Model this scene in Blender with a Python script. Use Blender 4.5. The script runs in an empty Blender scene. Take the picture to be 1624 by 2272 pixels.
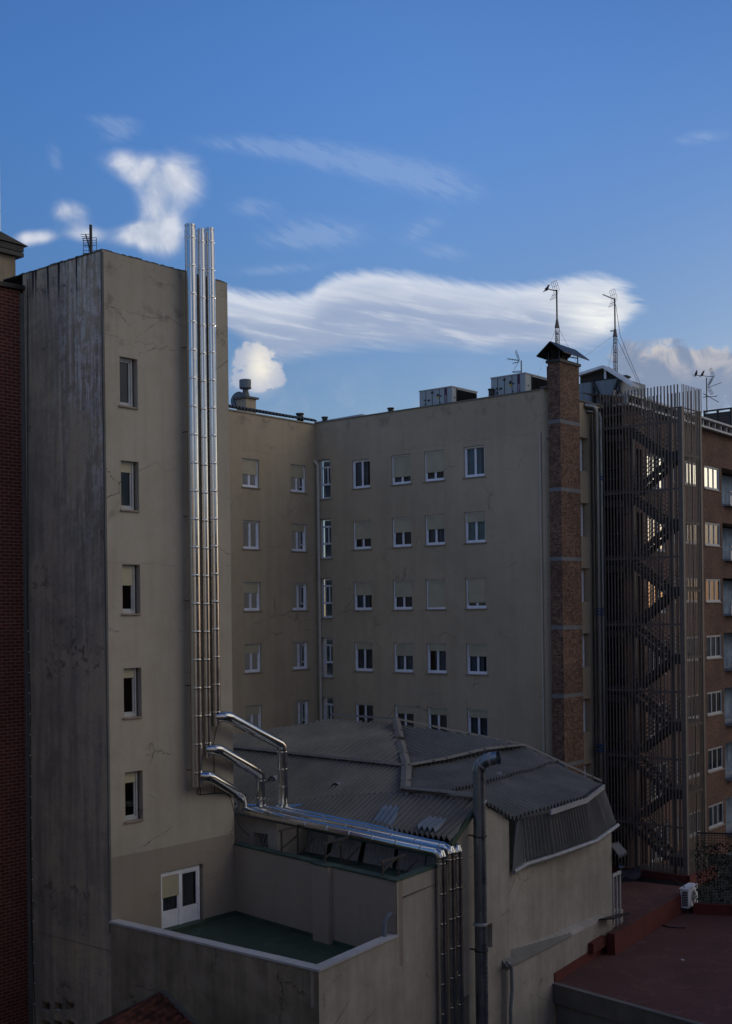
import bpy, math, random
from mathutils import Vector, Matrix, noise as mnoise
random.seed(7)
sc = bpy.context.scene
COL = sc.collection
# ------------------------------------------------------------------ camera
CZ = 17.0                      # eye height above the street
F, PX, PY, ROLL = 2744.0, 812.0, 1357.5, 0.0128
cr, sr = math.cos(ROLL), math.sin(ROLL)
cam_d = bpy.data.cameras.new("camera")
cam_d.sensor_fit = 'VERTICAL'; cam_d.sensor_height = 36.0
cam_d.lens = F/2272*36.0
cam_d.shift_y = (PY-1136)/2272.0
cam_d.clip_start = 0.1; cam_d.clip_end = 5000
cam = bpy.data.objects.new("camera", cam_d); COL.objects.link(cam)
M = Matrix(((cr, sr, 0, 0), (0, 0, -1, 0), (-sr, cr, 0, CZ), (0, 0, 0, 1)))
cam.matrix_world = M
sc.camera = cam
# ------------------------------------------------------------------ light
SUN_EL, SUN_AZ = math.radians(6.0), math.radians(27.0)   # azimuth from +Y towards +X
sc.view_settings.view_transform = 'Standard'; sc.view_settings.look = 'None'
sc.view_settings.gamma = 1.0; sc.view_settings.exposure = 0.0
sun_d = bpy.data.lights.new("sun", 'SUN'); sun_d.energy = 2.0; sun_d.angle = math.radians(0.5)
sun_d.color = (1.0, 0.86, 0.68)
sun = bpy.data.objects.new("sun", sun_d); COL.objects.link(sun)
sdir = Vector((math.sin(SUN_AZ)*math.cos(SUN_EL), math.cos(SUN_AZ)*math.cos(SUN_EL), math.sin(SUN_EL)))
sun.rotation_euler = sdir.to_track_quat('Z', 'Y').to_euler()
sun.location = (0, 0, 60)

# ------------------------------------------------------------------ node helpers
class NT:
    def __init__(s, nt): s.t = nt; s.n = nt.nodes; s.l = nt.links
    def new(s, typ, **kw):
        nd = s.n.new(typ)
        for k, v in kw.items(): setattr(nd, k, v)
        return nd
    def put(s, sock, v):
        if hasattr(v, 'links') and hasattr(v, 'node'): s.l.new(v, sock)
        else: sock.default_value = v
    def m(s, op, a, b=None, c=None, clamp=False):
        nd = s.new('ShaderNodeMath', operation=op); nd.use_clamp = clamp
        s.put(nd.inputs[0], a)
        if b is not None: s.put(nd.inputs[1], b)
        if c is not None: s.put(nd.inputs[2], c)
        return nd.outputs[0]
    def ramp(s, v, a, b, lo=0.0, hi=1.0, smooth=True):
        nd = s.new('ShaderNodeMapRange'); nd.interpolation_type = 'SMOOTHSTEP' if smooth else 'LINEAR'
        s.put(nd.inputs[0], v)
        for i, x in zip((1, 2, 3, 4), (a, b, lo, hi)): s.put(nd.inputs[i], x)
        return nd.outputs[0]
    def mix(s, f, a, b, mode='MIX'):
        nd = s.new('ShaderNodeMix', data_type='RGBA', blend_type=mode)
        s.put(nd.inputs[0], f); s.put(nd.inputs[6], a); s.put(nd.inputs[7], b)
        return nd.outputs[2]
    def noise(s, vec, scale, detail=4, rough=.55, dist=0.0):
        nd = s.new('ShaderNodeTexNoise')
        s.put(nd.inputs['Vector'], vec); nd.inputs['Scale'].default_value = scale
        nd.inputs['Detail'].default_value = detail; nd.inputs['Roughness'].default_value = rough
        nd.inputs['Distortion'].default_value = dist
        return nd.outputs[0]
    def comb(s, x, y, z=0.0):
        nd = s.new('ShaderNodeCombineXYZ')
        s.put(nd.inputs[0], x); s.put(nd.inputs[1], y); s.put(nd.inputs[2], z)
        return nd.outputs[0]
    def sep(s, v):
        nd = s.new('ShaderNodeSeparateXYZ'); s.put(nd.inputs[0], v); return nd.outputs
def c4(c): return (c[0], c[1], c[2], 1.0)

# ------------------------------------------------------------------ sky with evening clouds
def ray(x, y):
    a = (x-PX)/F; b = -(y-PY)/F
    return Vector((a*cr+b*sr, 1.0, b*cr-a*sr))
def azel(x, y):
    r = ray(x, y); return math.degrees(math.atan2(r.x, r.y)), math.degrees(math.atan2(r.z, math.hypot(r.x, r.y)))
world = bpy.data.worlds.new("World"); sc.world = world; world.use_nodes = True
W = NT(world.node_tree); W.n.clear()
SKY_STRENGTH = 0.10
NB_H1, NB_H2 = 9.0, 5.5  # heights of the unseen neighbour blocks, raised to darken the lower scene
WEST = (1.36, 1.24, 1.06)  # radiance of the added off-view cloud in the west
def build_world():
    out = W.new('ShaderNodeOutputWorld'); bg = W.new('ShaderNodeBackground'); W.l.new(bg.outputs[0], out.inputs[0])
    sky = W.new('ShaderNodeTexSky', sky_type='NISHITA'); sky.sun_disc = False
    sky.sun_elevation = SUN_EL; sky.sun_rotation = SUN_AZ; sky.altitude = 650
    sky.air_density = 1.0; sky.dust_density = 0.6; sky.ozone_density = 2.2
    tc = W.new('ShaderNodeTexCoord'); x, y, z = W.sep(tc.outputs['Generated'])
    az = W.m('MULTIPLY', W.m('ARCTAN2', x, y), 57.29578)
    el = W.m('MULTIPLY', W.m('ARCSINE', z), 57.29578)
    av = W.comb(az, el, 0.0)
    n1 = W.noise(av, 0.35, 6, .6); n2 = W.noise(W.comb(W.m('ADD', az, 40.0), el, 3.0), 0.9, 7, .62)
    nst = W.noise(W.comb(W.m('MULTIPLY', az, 0.30), W.m('MULTIPLY', W.m('ADD', el, W.m('MULTIPLY', az, 0.16)), 2.2), 5.0), 1.0, 6, .55, .4)
    nfib = W.noise(W.comb(W.m('MULTIPLY', az, 0.9), W.m('MULTIPLY', W.m('ADD', el, W.m('MULTIPLY', az, 0.45)), 3.4), 9.0), 1.0, 5, .6, .3)
    wx = W.m('MULTIPLY', W.m('SUBTRACT', n1, .5), 2.6); wy = W.m('MULTIPLY', W.m('SUBTRACT', n2, .5), 2.0)
    def ell(px, py, rx, ry, rot=0.0, warp=1.0, soft=.9):
        a0, e0 = azel(px, py); k = 57.3/F
        dx = W.m('ADD', W.m('SUBTRACT', az, a0), W.m('MULTIPLY', wx, warp)); dy = W.m('ADD', W.m('SUBTRACT', el, e0), W.m('MULTIPLY', wy, warp))
        c, s_ = math.cos(math.radians(rot)), math.sin(math.radians(rot))
        u = W.m('DIVIDE', W.m('ADD', W.m('MULTIPLY', dx, c), W.m('MULTIPLY', dy, s_)), rx*k)
        v = W.m('DIVIDE', W.m('SUBTRACT', W.m('MULTIPLY', dy, c), W.m('MULTIPLY', dx, s_)), ry*k)
        r = W.m('ADD', W.m('POWER', u, 2.0), W.m('POWER', v, 2.0))
        return W.ramp(r, 1.0+soft*.3, max(0.02, 1.0-soft), 0.0, 1.0)
    nA = W.noise(av, 0.42, 9, .50, .9); nB = W.noise(W.comb(W.m('ADD', az, 17.0), W.m('MULTIPLY', el, 1.15), 7.0), 1.7, 8, .60, .2)
    def fld(px, py, rx, ry, rot=0.0):
        a0, e0 = azel(px, py); k = 57.3/F; cth, sth = math.cos(math.radians(rot)), math.sin(math.radians(rot))
        dx = W.m('SUBTRACT', az, a0); dy = W.m('SUBTRACT', el, e0)
        u = W.m('DIVIDE', W.m('ADD', W.m('MULTIPLY', dx, cth), W.m('MULTIPLY', dy, sth)), rx*k)
        v = W.m('DIVIDE', W.m('SUBTRACT', W.m('MULTIPLY', dy, cth), W.m('MULTIPLY', dx, sth)), ry*k)
        return W.m('EXPONENT', W.m('MULTIPLY', W.m('ADD', W.m('POWER', u, 2.0), W.m('POWER', v, 2.0)), -1.0))
    def body(F_, n, amp, lo, hi):
        f = F_[0]
        for q in F_[1:]: f = W.m('ADD', f, q)
        return W.ramp(W.m('MULTIPLY', f, W.m('ADD', 1.0, W.m('MULTIPLY', W.m('SUBTRACT', n, .5), amp))), lo, hi)
    def vmax(L):
        r = L[0]
        for q in L[1:]: r = W.m('MAXIMUM', r, q)
        return r
    # --- torn cumulus over the tower
    cum = body([fld(400, 400, 62, 58, 20), fld(352, 470, 44, 70, 12), fld(300, 375, 70, 30, -12), fld(365, 530, 55, 34, 0), fld(300, 520, 50, 24, 10), fld(158, 472, 40, 26, 0),
                fld(190, 520, 40, 18, 0), fld(75, 528, 50, 16, 8)], W.m('ADD', W.m('MULTIPLY', nA, .82), W.m('MULTIPLY', nB, .18)), 2.6, .18, 1.3)
    # --- long lenticular bank : upper and lower outlines as curves of azimuth
    azs = [azel(px, 700)[0] for px in (420, 510, 600, 690, 715, 800, 900, 1000, 1100, 1200, 1290, 1370, 1425, 1470)]
    top = [600, 634, 646, 640, 618, 596, 600, 615, 626, 622, 604, 612, 640, 690]
    bot = [700, 740, 800, 795, 790, 778, 774, 776, 780, 782, 780, 745, 700, 690]
    def curve(vals):
        fc = W.new('ShaderNodeFloatCurve'); cm = fc.mapping; cu = cm.curves[0]
        a0, a1 = azs[0], azs[-1]; es = []
        for px, v in zip((420, 510, 600, 690, 715, 800, 900, 1000, 1100, 1200, 1290, 1370, 1425, 1470), vals): es.append(azel(px, v)[1])
        pts = [((a-a0)/(a1-a0), e/25.0) for a, e in zip(azs, es)]
        cu.points[0].location = pts[0]; cu.points[1].location = pts[-1]
        for p in pts[1:-1]: cu.points.new(*p)
        cm.update()
        W.put(fc.inputs[1], W.m('DIVIDE', W.m('SUBTRACT', az, a0), a1-a0))
        return W.m('MULTIPLY', fc.outputs[0], 25.0)
    tcv, bcv = curve(top), curve(bot)
    elw = W.m('ADD', el, W.m('MULTIPLY', W.m('SUBTRACT', nfib, .5), .5))
    mt = W.ramp(W.m('SUBTRACT', tcv, elw), -.12, .55); mb = W.ramp(W.m('SUBTRACT', W.m('ADD', el, W.m('MULTIPLY', W.m('SUBTRACT', nst, .5), .5)), bcv), -.25, .7)
    azw = W.m('ADD', az, W.m('MULTIPLY', W.m('SUBTRACT', nst, .5), 5.0))
    ends = W.m('MULTIPLY', W.ramp(az, azs[0], azs[1]), W.ramp(azw, azel(1435, 700)[0], azel(1350, 700)[0]))
    lent = W.m('MULTIPLY', W.m('MULTIPLY', mt, mb), ends)
    depth = W.m('SUBTRACT', tcv, el)                       # degrees below the top edge
    lent = W.m('MULTIPLY', lent, W.ramp(nst, .22, .58, .80, 1.0))
    lent = W.m('MULTIPLY', lent, W.m('MAXIMUM', W.ramp(depth, .3, 2.2, .95, .80), W.ramp(nst, .5, .62, .0, .9)))
    # --- thin veils
    veil = body([fld(715, 515, 110, 34, -4), fld(660, 530, 80, 22, 4), fld(985, 560, 60, 18, -12), fld(940, 505, 50, 22, 20), fld(560, 325, 150, 16, -3), fld(700, 345, 150, 26, -10), fld(860, 375, 150, 34, -12), fld(980, 410, 90, 34, -14),
                 fld(620, 598, 100, 12, 4), fld(1560, 305, 60, 14, 0), fld(265, 297, 40, 18, 12), fld(122, 350, 16, 28, 20), fld(250, 270, 60, 14, 0), fld(560, 460, 60, 20, 0)], W.m('ADD', W.m('MULTIPLY', nfib, .7), W.m('MULTIPLY', nA, .3)), 3.4, .10, 1.5)
    veil = W.m('MULTIPLY', veil, .17)
    # --- small bright cumulus beside the flues
    puff = body([fld(572, 785, 34, 26), fld(545, 785, 22, 24), fld(582, 812, 40, 30), fld(604, 832, 28, 20), fld(548, 830, 44, 34), fld(575, 850, 50, 20)], nB, 3.4, .40, .95)
    puff = W.m('MAXIMUM', puff, W.m('MULTIPLY', body([fld(555, 845, 75, 38)], nA, 1.5, .2, 1.0), .55))
    # --- grey-pink bank low on the right
    bank = body([fld(1600, 860, 110, 60), fld(1450, 815, 70, 40, 10), fld(1490, 790, 32, 36, 30), fld(1575, 800, 60, 30), fld(1395, 790, 50, 40), fld(1500, 880, 120, 36), fld(1420, 870, 90, 30)], nB, 2.6, .35, .95)
    low = W.m('MULTIPLY', W.m('MULTIPLY', W.ramp(el, 12.5, 8.5), W.ramp(n1, .42, .68)), .40)
    # scattered clouds round the rest of the sky, light the courtyard
    oth = W.m('MULTIPLY', W.m('MULTIPLY', W.ramp(W.m('ABSOLUTE', az), 24.0, 40.0), W.ramp(W.noise(tc.outputs['Generated'], 3.0, 6, .6), .50, .66)), .75)
    # --- colours (in units of sky radiance before the strength)
    K = 1.0/SKY_STRENGTH
    def col(c, f=1.0): return (c[0]*K*f, c[1]*K*f, c[2]*K*f, 1.0)
    base = sky.outputs[0]
    hz = W.ramp(el, 25.0, 7.0, 0.0, 1.0)
    tint = W.mix(hz, (0.76, 1.19, 1.93, 1), (.70, .83, 1.12, 1))
    base = W.mix(1.0, base, tint, 'MULTIPLY')
    azf = W.ramp(az, -2.0, 20.0, 1.0, .70)
    base = W.mix(1.0, base, W.comb(azf, W.m('ADD', W.m('MULTIPLY', azf, .8), .2), W.m('ADD', W.m('MULTIPLY', azf, .6), .4)), 'MULTIPLY')
    c = base
    c = W.mix(low, c, col((.36, .44, .60)))
    c = W.mix(veil, c, col((.60, .68, .82)))
    # lenticular: grey underside, white combed top, glare near the sun side
    glare = W.m('MULTIPLY', fld(1345, 700, 90, 46, -12), W.ramp(nst, .3, .6, .7, 1.0))
    lcol = W.mix(W.ramp(depth, .2, 1.9), col((.66, .71, .81)), col((.39, .45, .59)))
    lcol = W.mix(W.m('MULTIPLY', W.ramp(nst, .46, .68), .5), lcol, col((.74, .77, .84)))
    lcol = W.mix(glare, lcol, col((1.1, 1.08, 1.0)))
    c = W.mix(lent, c, lcol)
    c = W.mix(W.m('MULTIPLY', cum, .88), c, W.mix(W.ramp(W.m('ADD', W.m('MULTIPLY', nA, .7), W.m('MULTIPLY', n1, .3)), .36, .62), col((.50, .56, .68)), col((.76, .78, .84))))
    pc = W.mix(W.m('MULTIPLY', fld(580, 812, 34, 48), W.ramp(nB, .35, .6, .75, 1.0)), col((.42, .47, .60)), col((1.0, .93, .80)))
    c = W.mix(W.m('MULTIPLY', puff, .88), c, pc)
    bc = W.mix(W.m('MULTIPLY', W.ramp(nA, .46, .60), W.ramp(el, 9.6, 11.6)), col((.23, .28, .40)), col((.62, .57, .55)))
    c = W.mix(W.m('MULTIPLY', bank, .85), c, bc)
    c = W.mix(oth, c, col((.85, .86, .90)))
    # white-gold evening glow low in the west, right of the view
    # broad pale cloud added over the west, off view, to brighten what faces right
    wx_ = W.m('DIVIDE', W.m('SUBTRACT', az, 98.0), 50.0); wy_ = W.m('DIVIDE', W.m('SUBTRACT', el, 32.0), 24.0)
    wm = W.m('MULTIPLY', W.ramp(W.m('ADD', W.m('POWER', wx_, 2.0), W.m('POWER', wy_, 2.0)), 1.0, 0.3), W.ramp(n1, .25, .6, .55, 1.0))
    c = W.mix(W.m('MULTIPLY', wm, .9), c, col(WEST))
    gx = W.m('DIVIDE', W.m('SUBTRACT', az, 62.0), 26.0); gy = W.m('DIVIDE', W.m('SUBTRACT', el, 4.0), 7.5)
    gl = W.ramp(W.m('ADD', W.m('POWER', gx, 2.0), W.m('POWER', gy, 2.0)), 1.0, 0.0)
    c = W.mix(W.m('MULTIPLY', gl, .85), c, W.mix(W.ramp(el, 0.0, 6.5), col((1.5, .8, .38)), col((2.2, 2.0, 1.5))))
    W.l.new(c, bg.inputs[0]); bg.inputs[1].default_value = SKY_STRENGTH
build_world()

# ------------------------------------------------------------------ geometry helpers (heights relative to the eye, CZ added on build)
def on_z(x, y, z):
    r = ray(x, y); t = z/r.z; return Vector((r.x*t, t, z))
def at_d(x, y, d):
    r = ray(x, y); return Vector((r.x*d, d, r.z*d))
class Plane:
    def __init__(s, p, d, n):
        s.p = Vector((p[0], p[1])); s.d = Vector(d).normalized(); s.n = Vector((s.d.y, -s.d.x))
        if s.n.dot(Vector(n)) < 0: s.n = -s.n
    def hit(s, x, y, off=0.0):
        r = ray(x, y); o = s.p + s.n*off; r2 = Vector((r.x, r.y))
        t = o.dot(s.n)/r2.dot(s.n); q = r2*t
        return (q-s.p).dot(s.d), r.z*t
    def u(s, x, y, off=0.0): return s.hit(x, y, off)[0]
    def z(s, x, y, off=0.0): return s.hit(x, y, off)[1]
    def P(s, u, z, off=0.0):
        q = s.p + s.d*u + s.n*off; return Vector((q.x, q.y, z))
    def hitP(s, x, y, off=0.0):
        u, z = s.hit(x, y, off); return s.P(u, z, off)
def children(o): return [c for c in bpy.data.objects if c.parent == o]
ROOTLOC = {}
class MB:
    def __init__(s): s.v = []; s.f = []; s.mi = []; s.cur = 0
    def face(s, pts, flip=False):
        b = len(s.v); s.v += [Vector(p) for p in pts]
        idx = list(range(b, b+len(pts)))
        s.f.append(idx[::-1] if flip else idx); s.mi.append(s.cur)
    def hexa(s, P):   # 8 points: bottom 4 ccw, top 4 ccw
        b = len(s.v); s.v += [Vector(p) for p in P]
        for q in ((3, 2, 1, 0), (4, 5, 6, 7), (0, 1, 5, 4), (1, 2, 6, 5), (2, 3, 7, 6), (3, 0, 4, 7)):
            s.f.append([b+i for i in q]); s.mi.append(s.cur)
    def pbox(s, pl, u0, u1, z0, z1, o0, o1):
        s.hexa([pl.P(u0, z0, o0), pl.P(u1, z0, o0), pl.P(u1, z0, o1), pl.P(u0, z0, o1), pl.P(u0, z1, o0), pl.P(u1, z1, o0), pl.P(u1, z1, o1), pl.P(u0, z1, o1)])
    def bar(s, a, b, w, h=None, up=Vector((0, 0, 1))):
        a = Vector(a); b = Vector(b); h = h or w; t = (b-a).normalized()
        if abs(t.dot(up)) > .98: up = Vector((.64, .768, 0))
        x = t.cross(up).normalized()*w/2; y = x.cross(t).normalized()*h/2
        s.hexa([a-x-y, a+x-y, b+x-y, b-x-y, a-x+y, a+x+y, b+x+y, b-x+y])
    def tube(s, pts, r, seg=12, caps=True):
        pts = [Vector(p) for p in pts]; n = len(pts)
        rs = r if isinstance(r, (list, tuple)) else [r]*n
        t0 = (pts[1]-pts[0]).normalized()
        up = Vector((0, 0, 1)) if abs(t0.z) < .9 else Vector((1, 0, 0))
        x = t0.cross(up).normalized(); y = t0.cross(x)
        rings = []
        dirs = [(pts[i+1]-pts[i]).normalized() for i in range(n-1)]
        b0 = len(s.v)
        ring = [pts[0]+(x*math.cos(a)+y*math.sin(a))*rs[0] for a in [2*math.pi*k/seg for k in range(seg)]]
        s.v += ring
        for i in range(1, n):
            d = dirs[i-1]
            nn = d if i == n-1 else (dirs[i-1]+dirs[i]).normalized()
            new = []
            for k in range(seg):
                a = 2*math.pi*k/seg; off = (x*math.cos(a)+y*math.sin(a))*rs[i]
                p = pts[i]+off
                tt = (pts[i]-p).dot(nn)/d.dot(nn)
                new.append(p+d*tt)
            s.v += new
            for k in range(seg):
                a_ = b0+(i-1)*seg+k; b_ = b0+(i-1)*seg+(k+1) % seg; c_ = b0+i*seg+(k+1) % seg; d_ = b0+i*seg+k
                s.f.append([a_, b_, c_, d_]); s.mi.append(s.cur)
            if i < n-1:
                q = dirs[i-1].rotation_difference(dirs[i]); x = q @ x; y = q @ y
        if caps:
            s.f.append([b0+k for k in range(seg)][::-1]); s.mi.append(s.cur)
            e = b0+(n-1)*seg; s.f.append([e+k for k in range(seg)]); s.mi.append(s.cur)
    def collars(s, a, b, r, step, start=0.0, w=.035, seg=20):
        a = Vector(a); b = Vector(b); L = (b-a).length; t = (b-a)/L; q = start
        while q < L-.02:
            c = a+t*q; s.tube([c-t*w, c-t*w*.4, c+t*w*.4, c+t*w], [r+.001, r+.0055, r+.0055, r+.001], seg, False); q += step
    def build(s, name, mat, parent=None, smooth=False, label=None, cat=None, group=None, kind=None, base=None):
        me = bpy.data.meshes.new(name)
        if parent is not None: off = ROOTLOC[parent.name]
        else:
            if base is None:
                xs = [v.x for v in s.v]; ys = [v.y for v in s.v]; zs = [v.z for v in s.v]
                base = Vector(((min(xs)+max(xs))/2, (min(ys)+max(ys))/2, min(zs)))
            off = Vector(base)
        me.from_pydata([tuple(v-off) for v in s.v], [], s.f)
        mats = mat if isinstance(mat, (list, tuple)) else [mat]
        for m_ in mats: me.materials.append(m_)
        if len(mats) > 1: me.polygons.foreach_set('material_index', s.mi)
        uv = me.uv_layers.new(name="UVMap").data
        for p in me.polygons:
            n = p.normal; h = math.hypot(n.x, n.y)
            if h > .35: t = Vector((-n.y/h, n.x/h, 0)); w = Vector((0, 0, 1))
            else: t = Vector((.64, .768, 0)); w = Vector((-.768, .64, 0))
            for li in p.loop_indices:
                co = me.vertices[me.loops[li].vertex_index].co+off
                uv[li].uv = (co.dot(t), co.dot(w))
            p.use_smooth = smooth
        if smooth:
            try: me.set_sharp_from_angle(angle=math.radians(38))
            except Exception: pass
        o = bpy.data.objects.new(name, me); COL.objects.link(o)
        if parent is not None: o.parent = parent; ROOTLOC[o.name] = off
        else: o.location = (off.x, off.y, off.z+CZ); ROOTLOC[o.name] = off
        tag(o, label, cat, group, kind)
        return o
def tag(o, label=None, cat=None, group=None, kind=None):
    for k, v in (('label', label), ('category', cat), ('group', group), ('kind', kind)):
        if v: o[k] = v
def thing(name, loc, label, cat, group=None):
    o = bpy.data.objects.new(name, None); COL.objects.link(o); loc = Vector(loc)
    o.location = (loc.x, loc.y, loc.z+CZ); ROOTLOC[o.name] = loc; o.empty_display_size = .3
    tag(o, label, cat, group); return o

# ------------------------------------------------------------------ materials
def newmat(name):
    m = bpy.data.materials.new(name); m.use_nodes = True; T = NT(m.node_tree); T.n.clear()
    out = T.new('ShaderNodeOutputMaterial'); b = T.new('ShaderNodeBsdfPrincipled'); T.l.new(b.outputs[0], out.inputs[0])
    return m, T, b, out
def bump(T, b, h, strength=.3, dist=.02):
    n = T.new('ShaderNodeBump'); n.inputs['Strength'].default_value = strength; n.inputs['Distance'].default_value = dist
    T.l.new(h, n.inputs['Height']); T.l.new(n.outputs[0], b.inputs['Normal'])
def simple(name, c, rough=.7, metal=0.0, var=.12, scale=3.0):
    m, T, b, _ = newmat(name)
    g = T.new('ShaderNodeNewGeometry').outputs['Position']
    n = T.noise(g, scale, 5, .6)
    col = T.mix(T.ramp(n, .3, .7), c4([x*(1-var) for x in c]), c4([min(1, x*(1+var)) for x in c]))
    T.l.new(col, b.inputs['Base Color']); b.inputs['Roughness'].default_value = rough; b.inputs['Metallic'].default_value = metal
    return m
def plaster(name, c, crack=.6, stain=.2, blot=.0, fine=.05, sc_=1.0, belts=()):
    m, T, b, _ = newmat(name)
    g = T.new('ShaderNodeNewGeometry').outputs['Position']; uv = T.new('ShaderNodeUVMap').outputs[0]
    u, v, _z = T.sep(uv)
    big = T.noise(g, .22*sc_, 5, .6); mid = T.noise(g, 1.6*sc_, 6, .65); fn = T.noise(g, 26, 3, .6)
    stk = T.noise(T.comb(T.m('MULTIPLY', u, 2.2), T.m('MULTIPLY', v, .13)), 1.0, 5, .6)
    f = T.m('MULTIPLY', T.ramp(big, .3, .7, 1-stain*.6, 1+stain*.35), T.ramp(stk, .35, .75, 1.0, 1-stain*.55))
    f = T.m('MULTIPLY', f, T.ramp(mid, .2, .8, 1-stain*.3-blot, 1.05)); f = T.m('MULTIPLY', f, T.ramp(fn, .2, .8, 1-fine, 1+fine))
    vor = T.new('ShaderNodeTexVoronoi', feature='DISTANCE_TO_EDGE')
    wp = T.m('MULTIPLY', T.noise(g, 1.1, 5, .7), 1.3)
    T.put(vor.inputs['Vector'], T.comb(T.m('ADD', u, wp), T.m('ADD', T.m('MULTIPLY', v, 1.5), wp), .0)); vor.inputs['Scale'].default_value = .42
    ck = T.m('MULTIPLY', T.ramp(vor.outputs['Distance'], .0, .012, 1.0, 0.0), T.ramp(T.noise(g, .45, 3, .6), .52, .64))
    f = T.m('MULTIPLY', f, T.m('SUBTRACT', 1.0, T.m('MULTIPLY', ck, crack)))
    for zb_, wd_, dirt in belts:
        wob = T.m('MULTIPLY', T.m('SUBTRACT', T.noise(T.comb(T.m('MULTIPLY', u, .8), zb_, 3.0), 1.0, 6, .75), .5), .9)
        dd_ = T.m('SUBTRACT', T.m('ADD', v, wob), zb_)
        f = T.m('MULTIPLY', f, T.m('SUBTRACT', 1.0, T.m('MULTIPLY', T.m('MULTIPLY', T.ramp(T.m('ABSOLUTE', dd_), wd_, 0.0), T.ramp(T.noise(g, 1.3, 4, .6), .38, .55)), .6)))
        f = T.m('MULTIPLY', f, T.m('SUBTRACT', 1.0, T.m('MULTIPLY', T.m('MULTIPLY', T.ramp(T.m('ABSOLUTE', T.m('SUBTRACT', dd_, .12)), .55, 0.0), T.ramp(mid, .50, .68)), dirt)))
    warm = T.mix(T.ramp(mid, .35, .7), c4(c), c4((c[0]*.97, c[1]*.985, c[2]*1.03)))
    col = T.new('ShaderNodeVectorMath', operation='SCALE'); T.l.new(warm, col.inputs[0]); T.l.new(f, col.inputs['Scale'])
    T.l.new(col.outputs[0], b.inputs['Base Color']); b.inputs['Roughness'].default_value = .9
    bump(T, b, T.m('ADD', T.m('MULTIPLY', mid, .5), T.m('SUBTRACT', T.m('MULTIPLY', fn, .25), T.m('MULTIPLY', ck, .6))), .45, .03)
    return m
def old_concrete(name, topz):
    m, T, b, _ = newmat(name)
    g = T.new('ShaderNodeNewGeometry').outputs['Position']; u, v, _z = T.sep(T.new('ShaderNodeUVMap').outputs[0])
    sx = T.noise(T.comb(T.m('MULTIPLY', u, 2.6), T.m('MULTIPLY', v, .16)), 1.0, 7, .68)
    sx2 = T.noise(T.comb(T.m('MULTIPLY', u, 7.5), T.m('MULTIPLY', v, .35), 4.0), 1.0, 6, .7)
    blot = T.noise(g, .55, 7, .68, .6); mid = T.noise(g, 3.2, 7, .72); fn = T.noise(g, 22, 3)
    dark, brown, pale = (.12, .10, .08, 1), (.47, .38, .27, 1), (.70, .66, .62, 1)
    c = T.mix(T.ramp(T.m('ADD', T.m('MULTIPLY', sx, .55), T.m('MULTIPLY', blot, .45)), .40, .60), c4(brown[:3]), c4((.26, .225, .18)))
    # efflorescence, strongest towards the arris in the upper storeys
    dist = T.m('SUBTRACT', K0.x*.768-K0.y*.64, u)
    pm = T.m('MULTIPLY', T.ramp(T.m('ADD', T.m('MULTIPLY', sx2, .6), T.m('MULTIPLY', mid, .4)), .47, .56), T.m('MULTIPLY', T.ramp(blot, .34, .5), T.ramp(T.m('ADD', dist, T.m('MULTIPLY', blot, 1.6)), 3.6, 1.6, .15, 1.0)))
    pm = T.m('MULTIPLY', pm, T.ramp(v, topz-11.0, topz-3.0, .15, 1.0))
    c = T.mix(T.m('MULTIPLY', pm, .8), c, pale)
    # dark mould runs from the coping and peeling belts
    dr = T.m('MULTIPLY', T.ramp(T.noise(T.comb(T.m('MULTIPLY', u, 4.2), T.m('MULTIPLY', v, .12), 11.0), 1.0, 3, .5), .58, .63), T.ramp(T.m('SUBTRACT', topz, T.m('ADD', v, T.m('MULTIPLY', sx2, 1.8))), .6, -.6))
    c = T.mix(dr, c, (.03, .028, .027, 1))
    pl = T.m('MULTIPLY', T.ramp(mid, .53, .57), T.ramp(T.noise(T.comb(T.m('MULTIPLY', u, .35), T.m('MULTIPLY', v, .55), 2.0), 1.0, 4, .6), .52, .66))
    c = T.mix(T.m('MULTIPLY', pl, .8), c, dark)
    sc2 = T.new('ShaderNodeVectorMath', operation='SCALE'); T.l.new(c, sc2.inputs[0]); T.l.new(T.ramp(fn, .2, .8, .85, 1.15), sc2.inputs['Scale'])
    T.l.new(sc2.outputs[0], b.inputs['Base Color']); b.inputs['Roughness'].default_value = .92
    bump(T, b, T.m('ADD', T.m('ADD', mid, T.m('MULTIPLY', fn, .2)), T.m('MULTIPLY', pl, -.8)), .6, .04)
    return m
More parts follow.
